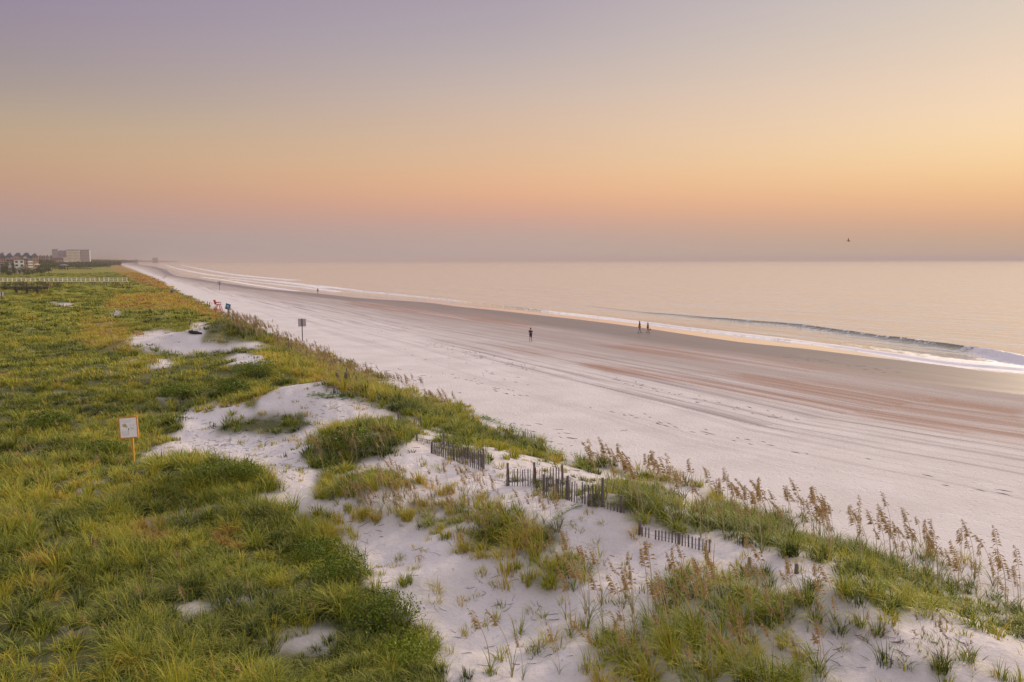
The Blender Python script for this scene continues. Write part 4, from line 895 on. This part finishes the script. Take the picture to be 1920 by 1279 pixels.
for s in (-1, 1):
    m_ = MB(); P = [(0, .05, .03, .12), (.03, .25, .17, .11), (.0, .48, .24, .085), (-.09, .72, .22, .02)]; vs = []
    for x, y, z, cw in P: vs += [(x + cw * .5, s * y, z), (x, s * y, z + .012), (x - cw * .6, s * y, z - .005), (x, s * y, z - .008)]
    fs = []
    for i in range(3):
        for k in range(4): fs.append((i * 4 + k, i * 4 + (k + 1) % 4, i * 4 + 4 + (k + 1) % 4, i * 4 + 4 + k))
    m_.add(vs, fs + [(12, 13, 14, 15)]); m_.build('wing', mbird, r)

# ------------------------------------------------------------------ boardwalks
def at_px(px, D, z=0.0):
    d = ray(px, 489)[0]; k = D / d[1]; return Vector((d[0] * k, D, z))
def hz(v): return float(Hq(np.array([v.x]), np.array([v.y]))[0])
D = 237.0; zt = CAMZ - (517.5 - 488.0) / F * D; zd = zt - 1.12; x0 = at_px(-6, D).x; x1 = at_px(236, D).x; L_ = x1 - x0
r = empty('boardwalk', (x0, D, zd), 0, label='long white railed boardwalk crossing the green dunes toward the beach', cat='boardwalk')
m_ = MB(); m_.box((L_ / 2, .9, -.1), (L_, 1.8, .12)); m_.build('deck', simple('deck_boards', (.40, .34, .27), .8, .2, 2), r)
for nm, z, t in (('top_rail', 1.08, .13), ('middle_rail', .56, .11), ('bottom_rail', .08, .14)):
    m_ = MB(); m_.box((L_ / 2, -.05, z), (L_, .06, t)); m_.build(nm, m_white, r)
n_ = 29
for k in range(n_):
    x = L_ * k / (n_ - 1)
    if k >= n_ - 4 : w_ = .12
    else: w_ = .2
    m_ = MB(); m_.box((0, 0, .55), (w_, .10, 1.26)); m_.build('rail_post', m_white, r, loc=(x, -.005, .02))
for k in range(12):
    x = L_ * k / 11; g = hz(Vector((x0 + x, D, 0))) - zd; m_ = MB()
    for y in (.15, 1.65): m_.box((0, y, (g - .3 - .17) / 2), (.18, .18, -(g - .3) - .17))
    m_.build('pile', m_wood, r, loc=(x, 0, 0))
D2 = 185.0; xa, xb = at_px(-6, D2).x, at_px(88, D2).x; zb_ = CAMZ - (533 - 488.0) / F * D2; L2 = xb - xa
r = empty('brown_boardwalk', (xa, D2, zb_), 0, label='low dark brown weathered walkway in front of the white railed one', cat='boardwalk')
mbr = simple('brown_boards', (.10, .055, .035), .9, .35, 2, stretch=(4, 1, 1))
m_ = MB(); m_.box((L2 / 2, 1, -.08), (L2, 2.4, .14)); m_.build('deck', mbr, r)
m_ = MB(); m_.box((L2 / 2, -.25, -.42), (L2, .08, .5)); m_.build('side_board', mbr, r)
for k in range(6): m_ = MB(); m_.box((L2 * (k + .3) / 6, -.3, -.55), (.16, .16, 1.2)); m_.build('pile', m_wood, r)
for k in range(2): m_ = MB(); m_.box((L2 / 2, 2.1, .55 + .5 * k), (L2, .06, .1)); m_.build('rail', mbr, r)
for k in range(10): m_ = MB(); m_.box((L2 * k / 9, 2.15, .5), (.12, .1, 1.1)); m_.build('rail_post', mbr, r)

# ------------------------------------------------------------------ buildings
def gable(w_, d_, h, over=.5): # hipped roof
    vs = [(-w_ / 2 - over, -d_ / 2 - over, 0), (w_ / 2 + over, -d_ / 2 - over, 0), (w_ / 2 + over, d_ / 2 + over, 0), (-w_ / 2 - over, d_ / 2 + over, 0)]
    k = min(d_, w_) / 2; vs += [(-w_ / 2 + k, 0, h), (w_ / 2 - k + .01, 0, h)]
    return vs, [(0, 1, 5, 4), (1, 2, 5), (2, 3, 4, 5), (3, 0, 4), (3, 2, 1, 0)]
MG = simple('window_glass', (.05, .06, .08), .15, .1); 
def house(px, D_, w_px, top_px, base_px, dd, wc, rc, label, floors=2, cols=3, roof_f=.32, name='beach_house', flat=False, cat='house', grp='houses behind the dunes', balcony=False):
    u = D_ / F; c = at_px(px, D_); zt_ = CAMZ + (488 - top_px) * u; zb_ = CAMZ + (488 - base_px) * u; W = w_px * u; Ht = zt_ - zb_
    fa = math.atan2(-c.x, c.y); W *= math.cos(fa); g = min(hz(c), zb_); r = empty(name, (c.x, c.y, zb_), fa, label=label, cat=cat, group=grp); rh = Ht * roof_f if not flat else 0; wh = Ht - rh
    mw_ = simple('wall_paint', wc, .8, .08, .3); mr_ = simple('roof_tiles', rc, .8, .2, .5)
    wl = MB().box((0, 0, (wh - 8) / 2), (W, dd, wh + 8)).build('wall', mw_, r)
    if flat:
        MB().box((0, 0, wh + .25), (W + .5, dd + .5, .5)).build('roof', mr_, r)
    else:
        m_ = MB(); v, f = gable(W, dd, rh, .6); m_.add([(a, b2, z + wh) for a, b2, z in v], f); rf = m_.build('roof', mr_, r); MB().box((W * .2, dd * .1, wh + rh * .8), (.6, .6, rh * .5)).build('chimney', mr_, rf)
    fh = wh / floors
    mwin = MB().box((0, 0, 0), (min(W / cols * .5, 2.2), .12, min(fh * .5, 1.6))).mesh('window', MG); mfr = None
    for i in range(floors):
        for j in range(cols):
            link('window', mwin, r, (W * (-.5 + (j + .5) / cols), -dd / 2 - .03, fh * (i + .52)))
    if balcony:
        for i in range(floors):
            MB().box((0, -dd / 2 - 1.0, fh * i + .1), (W * .9, 2, .16)).build('balcony', m_white, r)
            MB().box((0, -dd / 2 - 2.0, fh * i + .7), (W * .9, .06, .9)).build('railing', m_white, r)
    return r
slate = (.05, .07, .095); cream = (.36, .26, .21); pink = (.36, .22, .2); brown = (.16, .09, .07)
house(4, 760, 14, 470, 490, 7, pink, slate, 'pink house with a dark hipped roof at the far left of the row', 3, 3, .42)
house(18, 790, 15, 470.5, 488, 7, (.42, .40, .38), slate, 'grey house with a slate green roof, second in the long roof row', 3, 3, .45)
house(34, 800, 18, 470.5, 488, 7, cream, (.06, .09, .10), 'cream house with a wide slate roof above the brown roofed one', 3, 4, .45)
house(50, 820, 18, 470.5, 487, 7, cream, (.05, .075, .095), 'cream house with a teal dark roof right of the widest roof', 3, 4, .45)
house(65, 840, 14, 471.5, 487, 7, (.5, .33, .24), (.06, .08, .10), 'tan house with a dark hipped roof closing the roof row', 3, 3, .4)
house(30, 640, 36, 476.5, 492, 12, (.27, .19, .15), brown, 'broad house with a low brown roof behind the bright white house', 2, 5, .45)
house(35.5, 600, 19, 484.5, 497, 9, (.80, .79, .80), (.5, .5, .5), 'bright white box-shaped house with two small dark windows', 2, 2, flat=True, roof_f=0)
house(57, 610, 9, 480, 498, 9, (.42, .35, .31), (.03, .09, .15), 'narrow tall house with a blue gable and white balconies', 3, 2, .2, balcony=True)
house(47.5, 640, 8, 477, 493, 9, (.33, .25, .20), (.30, .22, .16), 'narrow tan house between the brown roof and the blue gable', 2, 2, .25)
house(18, 620, 7, 485, 494, 8, (.55, .5, .55), slate, 'small pale grey house tucked in trees left of the white house', 2, 2, .3)
house(2, 600, 7, 484, 494, 8, (.5, .45, .47), brown, 'small grey house cut by the left picture edge', 2, 2, .3)
house(69, 650, 9, 490, 498, 8, (.45, .38, .32), (.5, .42, .33), 'low tan cottage half hidden in shrubs right of the blue gable', 1, 2, .35)
for k, (px_, w_) in enumerate(((76, 6), (82, 7), (89, 6), (96, 6))):
    house(px_, 1050 + 20 * k, w_, 474.5 + .3 * (k % 2), 484, 10, (.34, .25, .22), (.11, .08, .09), ['salmon townhouse nearest the slate roofs', 'salmon townhouse with the widest gable in its row', 'salmon townhouse third in the row of small gables', 'salmon townhouse closest to the big hotel'][k], 2, 2, .35, name='townhouse', grp='small townhouses before the hotel')
house(108, 1150, 22, 478, 485, 10, (.32, .24, .22), (.12, .09, .09), 'long low salmon building in front of the big hotel', 1, 7, .35, name='townhouse', grp='small townhouses before the hotel')
# hotel
D_ = 1700; u = D_ / F; c = at_px(136, D_); zb_ = CAMZ + (488 - 486) * u
fa = math.atan2(-c.x, c.y); r = empty('hotel', (c.x, c.y, zb_), fa - .12, label='massive pale multi-storey hotel block rising over the far dunes', cat='hotel')
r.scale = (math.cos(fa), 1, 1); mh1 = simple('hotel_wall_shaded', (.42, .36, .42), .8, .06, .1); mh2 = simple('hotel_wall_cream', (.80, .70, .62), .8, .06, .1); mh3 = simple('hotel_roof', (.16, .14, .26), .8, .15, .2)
def wing(x0_, x1_, top, mt, dpt=18, y=0, cols=6, roof=1.4, fl=7):
    a = (x0_ - 136) * u; b2 = (x1_ - 136) * u; Ht = (486 - top) * u; m_ = MB(); m_.box(((a + b2) / 2, y, Ht / 2 - 6), (b2 - a, dpt, Ht + 12)); wl = m_.build('wing', mt, r)
    m_ = MB(); m_.add([(a - .5, y - dpt / 2 - .5, Ht), (b2 + .5, y - dpt / 2 - .5, Ht), (b2 + .5, y + dpt / 2 + .5, Ht), (a - .5, y + dpt / 2 + .5, Ht), (a + 1.5, y - dpt / 2 + 3, Ht + roof * u), (b2 - 1.5, y - dpt / 2 + 3, Ht + roof * u), (b2 - 1.5, y + dpt / 2 - 3, Ht + roof * u), (a + 1.5, y + dpt / 2 - 3, Ht + roof * u)],
                      [(0, 1, 5, 4), (1, 2, 6, 5), (2, 3, 7, 6), (3, 0, 4, 7), (4, 5, 6, 7), (3, 2, 1, 0)]); m_.build('roof', mh3, wl)
    mw_ = MB(); st_ = (b2 - a) / cols
    for i in range(fl):
        for j in range(cols): mw_.box((a + st_ * (j + .5), y - dpt / 2 - .05, Ht * (i + .6) / fl), (st_ * .5, .2, Ht / fl * .5))
    mw_.build('window_front', simple('hotel_glass', (.16, .14, .17), .3, .1), wl)
wing(100.5, 112, 465.5, mh1, 20, -4, 5, 1.5); wing(112.2, 119.8, 467.5, mh1, 18, 0, 4, 1.0); wing(120, 127, 467.2, mh1, 18, 2, 3, 1.0); wing(127.2, 152, 466, mh2, 20, -8, 11, 1.2); wing(152.2, 170, 465.8, mh1, 22, -2, 8, 1.0)
wing(112, 130, 478.5, mh2, 14, -16, 9, .6, 2)
for k, (px_, w_, top) in enumerate(((291, 10, 477.8), (186, 7, 480.5), (202, 8, 480.8), (232, 6, 481), (255, 7, 481.2))):
    D3 = 3600 - 150 * k
    house(px_, D3, w_, top + 2.8, 487, 20, (.20, .17, .19), (.15, .13, .15), ['hazy block standing highest on the distant headland', 'hazy low block right after the big hotel', 'hazy low block second after the big hotel', 'hazy small block midway along the far treeline', 'hazy small block nearest the headland one'][k], 2, 3, flat=True, roof_f=0, name='distant_building', cat='building', grp='hazy buildings on the far coast')
# gazebo
D_ = 430; u = D_ / F; c = at_px(118.5, D_); zg = CAMZ + (488 - 501) * u
r = empty('gazebo', (c.x, c.y, zg), 0, label='small open gazebo with a blue grey hipped roof in the dunes', cat='gazebo'); W = 12 * u
m_ = MB(); v, f = gable(W, W * .8, 2.6 * u, .3); m_.add([(a, b2, z + 6.8 * u) for a, b2, z in v], f); m_.build('roof', simple('gazebo_roof', (.20, .20, .26), .8, .1), r)
for sx in (-1, 1):
    for sy in (-1, 1): m_ = MB(); m_.box((sx * W * .42, sy * W * .32, 2.4 * u), (.25, .25, 9 * u)); m_.build('post', m_darkwood, r)
m_ = MB(); m_.box((0, 0, .8 * u), (W, W * .8, .2)); m_.build('floor_deck', mbr, r)
m_ = MB(); m_.box((0, -W * .35, 2.8 * u), (W * .84, .1, .12)); m_.box((0, -W * .35, 1.8 * u), (W * .84, .1, .12)); m_.build('railing', m_darkwood, r)
# brown boardwalk leading from the gazebo
m_ = MB(); xx0 = at_px(93, D_).x; xx1 = at_px(165, D_).x
m_.box(((xx0 + xx1) / 2, D_ + 3, zg + .9 * u), (xx1 - xx0, 1.6, .25)); m_.box(((xx0 + xx1) / 2, D_ + 2.2, zg + 2.3 * u), (xx1 - xx0, .1, .12))
for k in range(14): m_.box((xx0 + (xx1 - xx0) * k / 13, D_ + 2.2, zg + .8 * u), (.18, .14, 3.2 * u))
tag(m_.build('gazebo_walkway', mbr), 'dark wooden walkway running behind the small gazebo', 'boardwalk')

# ------------------------------------------------------------------ shrubs and far trees
m_leaf = plant_mat('shrub_leaves', [(0, (.015, .03, .012)), (.5, (.04, .06, .02)), (1, (.11, .11, .03))], .2)
def crown_arrays(c, rad, n_, size, r_):
    k = 9; lob = r_.normal(0, 1, (k, 3)); lob /= np.linalg.norm(lob, axis=1)[:, None]; lob[:, 2] = np.abs(lob[:, 2]) * .8
    lc = lob * .55; I = r_.integers(0, k, n_); v = r_.normal(0, 1, (n_, 3)); v /= np.linalg.norm(v, axis=1)[:, None]
    P = (lc[I] + v * (r_.uniform(.25, .5, n_) ** .6)[:, None]) * np.array(rad) + np.array(c)
    a = r_.normal(0, 1, (n_, 3)); a /= np.linalg.norm(a, axis=1)[:, None]; b2 = np.cross(a, v); b2 /= np.linalg.norm(b2, axis=1)[:, None] + 1e-9
    s = size * r_.uniform(.5, 1.3, n_)[:, None]
    V = np.stack([P - a * s, P + b2 * s * .6, P + a * s, P - b2 * s * .6], 1).reshape(-1, 3); q = np.arange(n_ * 4).reshape(-1, 4)
    return V, q, np.repeat(np.clip(.4 + .3 * r_.normal(0, 1, n_) * .6 + (I % 3) * .12, 0, 1), 4)
def shrub(px_, D_, w_px, top_px, base_px, label, i, grp='dark shrubs in front of the houses', name='shrub'):
    u = D_ / F; c = at_px(px_, D_); zt_ = CAMZ + (488 - top_px) * u; zb_ = min(CAMZ + (488 - base_px) * u, hz(c) + .5); r_ = np.random.default_rng(100 + i); W = w_px * u / 2; Hh = (zt_ - zb_)
    r = empty(name, (c.x, c.y, zb_), 0, label=label, cat='shrub' if name == 'shrub' else 'tree', group=grp)
    V, q, t = crown_arrays((0, 0, Hh * .45), (W, W, Hh * .55), 420, .55 * u * 1.3, r_); me = np_mesh('crown', V, q, [m_leaf], dict(tint=t, tip=t * 0)); link('crown', me, r)
    m_ = MB(); m_.tube([(0, 0, -1), (.1, 0, Hh * .3), (0, .1, Hh * .6)], [.3, .22, .1], 7)
    for k in range(4): a = k * 1.6 + i; m_.tube([(0, 0, Hh * .2), (math.cos(a) * W * .4, math.sin(a) * W * .4, Hh * .55)], [.15, .06], 5)
    m_.build('trunk', m_darkwood, r)
SH = [(2, 520, 12, 495, 512), (9, 500, 11, 491, 511), (17, 510, 12, 497, 513), (26, 500, 13, 497, 513), (35, 505, 13, 496, 513), (43, 495, 12, 493, 512), (51, 505, 12, 498, 512), (60, 515, 13, 500, 511), (68, 520, 13, 499, 510), (76, 525, 11, 501, 510),
      (12, 590, 9, 486, 500), (5, 580, 9, 488, 500), (24, 590, 7, 487, 499), (82, 560, 10, 495, 505), (90, 570, 10, 496, 504), (73, 600, 11, 494, 503), (14, 480, 13, 503, 514), (48, 485, 15, 504, 514)]
ADJ = ['at the picture edge', 'rising below the small grey houses', 'under the pale grey house', 'below the bright white house', 'with a rounded top right of the white house', 'nearest the blue gabled house', 'in front of the balconies', 'right of the narrow tall house',
       'before the low tan cottage', 'ending the shrub row on the right', 'between the two small grey houses', 'hugging the small grey house at the edge', 'left of the white house wall', 'starting the hazy shrubs behind', 'last of the hazy shrubs before the gazebo', 'tall one beside the cottage', 'low one nearest the white rail at the left', 'low one nearest the white rail in the middle']
for i, s in enumerate(SH): shrub(*s, 'dark green shrub ' + ADJ[i], i)
BS = [(8, 182, 20, 526, 545, 'at the picture edge'), (26, 180, 18, 528, 546, 'second from the edge'), (46, 181, 20, 527, 545, 'third from the edge'), (66, 182, 16, 529, 545, 'fourth from the edge'), (84, 195, 18, 526, 541, 'past the end of the brown walkway'), (105, 205, 16, 524, 538, 'farthest from the edge'), (38, 215, 24, 522, 534, 'right under the white railing at left'), (74, 218, 22, 522, 533, 'right under the white railing farther along')]
for i, (a, D_b, w_b, t_b, b_b, lb) in enumerate(BS): shrub(a, D_b, w_b, t_b, b_b, 'brown scrubby bush by the dark walkway, ' + lb, 40 + i, 'brown bushes around the dark walkway')
rg = np.random.default_rng(77)
for k, (px_, py_, R_, h_, tn, lb) in enumerate([
    (645, 1100, .95, .75, .1, 'dark green leafy shrub at the sand edge, upper one of the near chain'), (715, 1180, 1.0, .8, .05, 'dark leafy shrub beside the near sand hollow'), (775, 1245, .8, .6, .22, 'yellow-flecked shrub at the lower end of the sand edge'),
    (590, 1050, .8, .6, .1, 'low dark shrub left of the sparse middle dune grass'),
    (395, 905, .9, .75, .1, 'rounded dark shrub on the grassy mound below the notice board'), (460, 900, .7, .6, .15, 'smaller dark shrub at the right end of the grassy mound'), (90, 800, 1.1, .7, .1, 'dark shrub left of the notice board'),
    (190, 850, .9, .5, .2, 'pale-tipped low shrub between the board and the picture edge'), (430, 740, 1.5, .9, .05, 'dark shrub above the sandy path'), (340, 745, 1.3, .8, .1, 'dark shrub left above the sandy path'), (480, 705, 1.6, 1.1, .1, 'big round shrub beside the white sand mound'),
    (660, 835, 1.2, .7, .1, 'dark shrub in the green mound behind the path')]):
    p = hit1(px_, py_); r = empty('dune_shrub', tuple(p), 0, label=lb, cat='shrub', group='leafy shrubs among the dune grass')
    V, q, t = crown_arrays((0, 0, h_ * .4), (R_, R_, h_ * .75), 2600, .032 if py_ > 860 else .05, rg); t = np.clip(t * .28 + tn * .5 - .06, 0, 1)
    link('crown', np_mesh('crown', V, q, [m_grass], dict(tint=t, tip=t * 0)), r); m_ = MB()
    for j in range(6): a = j * 1.05 + k; m_.tube([(0, 0, -.05), (math.cos(a) * R_ * .25, math.sin(a) * R_ * .25, h_ * .35), (math.cos(a) * R_ * .6, math.sin(a) * R_ * .6, h_ * .6)], [.014, .01, .005], 4)
    m_.build('stem', m_twig, r)
# far treeline: a mass of crowns nobody could count
r_ = np.random.default_rng(5); Vs, Qs, T = [], [], []; b0 = 0
def mass(px0, px1, D0, D1, top0, top1, n_, sz_, base=490):
    global b0
    for k in range(n_):
        t = (k + r_.uniform(0, 1)) / n_; D_ = D0 + (D1 - D0) * t; u = D_ / F; c = at_px(px0 + (px1 - px0) * t, D_ + r_.uniform(-20, 60)); top = top0 + (top1 - top0) * t + r_.normal(0, .35); zt_ = CAMZ + (488 - top) * u; zb_ = CAMZ + (488 - base) * u
        V, q, tt = crown_arrays((c.x, c.y, (zt_ + zb_) / 2), (4.5 * u * r_.uniform(.7, 1.3), 6, (zt_ - zb_) / 2 + .5), 150, sz_ * u, r_); Vs.append(V); Qs.append(q + b0); T.append(tt); b0 += len(V)
mass(80, 225, 900, 1500, 489, 486, 60, 1.0, 497); mass(100, 250, 1600, 2600, 482.5, 485.5, 70, .9); mass(170, 330, 3000, 7500, 483, 487.0, 110, .7, 489); mass(0, 100, 900, 1000, 482, 484, 36, 1.0, 494); mass(75, 200, 700, 900, 493, 490.5, 30, 1.0, 500)
me = np_mesh('treeline', np.vstack(Vs), np.vstack(Qs), [m_leaf], dict(tint=np.concatenate(T), tip=np.concatenate(T) * 0)); tag(link('treeline', me), 'hazy dark treeline running along the far coast', 'trees', kind='stuff')

# ------------------------------------------------------------------ haze: one even box of air round the whole place
hb = MB().box((0, 0, 22), (130000, 130000, 60)); mh = bpy.data.materials.new('haze_air'); mh.use_nodes = True; n = mh.node_tree.nodes; n.clear()
o_ = n.new('ShaderNodeOutputMaterial'); pv = n.new('ShaderNodeVolumePrincipled'); pv.inputs['Density'].default_value = .00020; pv.inputs['Color'].default_value = (.49, .43, .44, 1); pv.inputs['Anisotropy'].default_value = 0.0
mh.node_tree.links.new(pv.outputs[0], o_.inputs['Volume'])
HAZE = True
if HAZE: tag(hb.build('haze', mh), 'thin lilac haze over the far beach and coast', 'haze', kind='stuff')
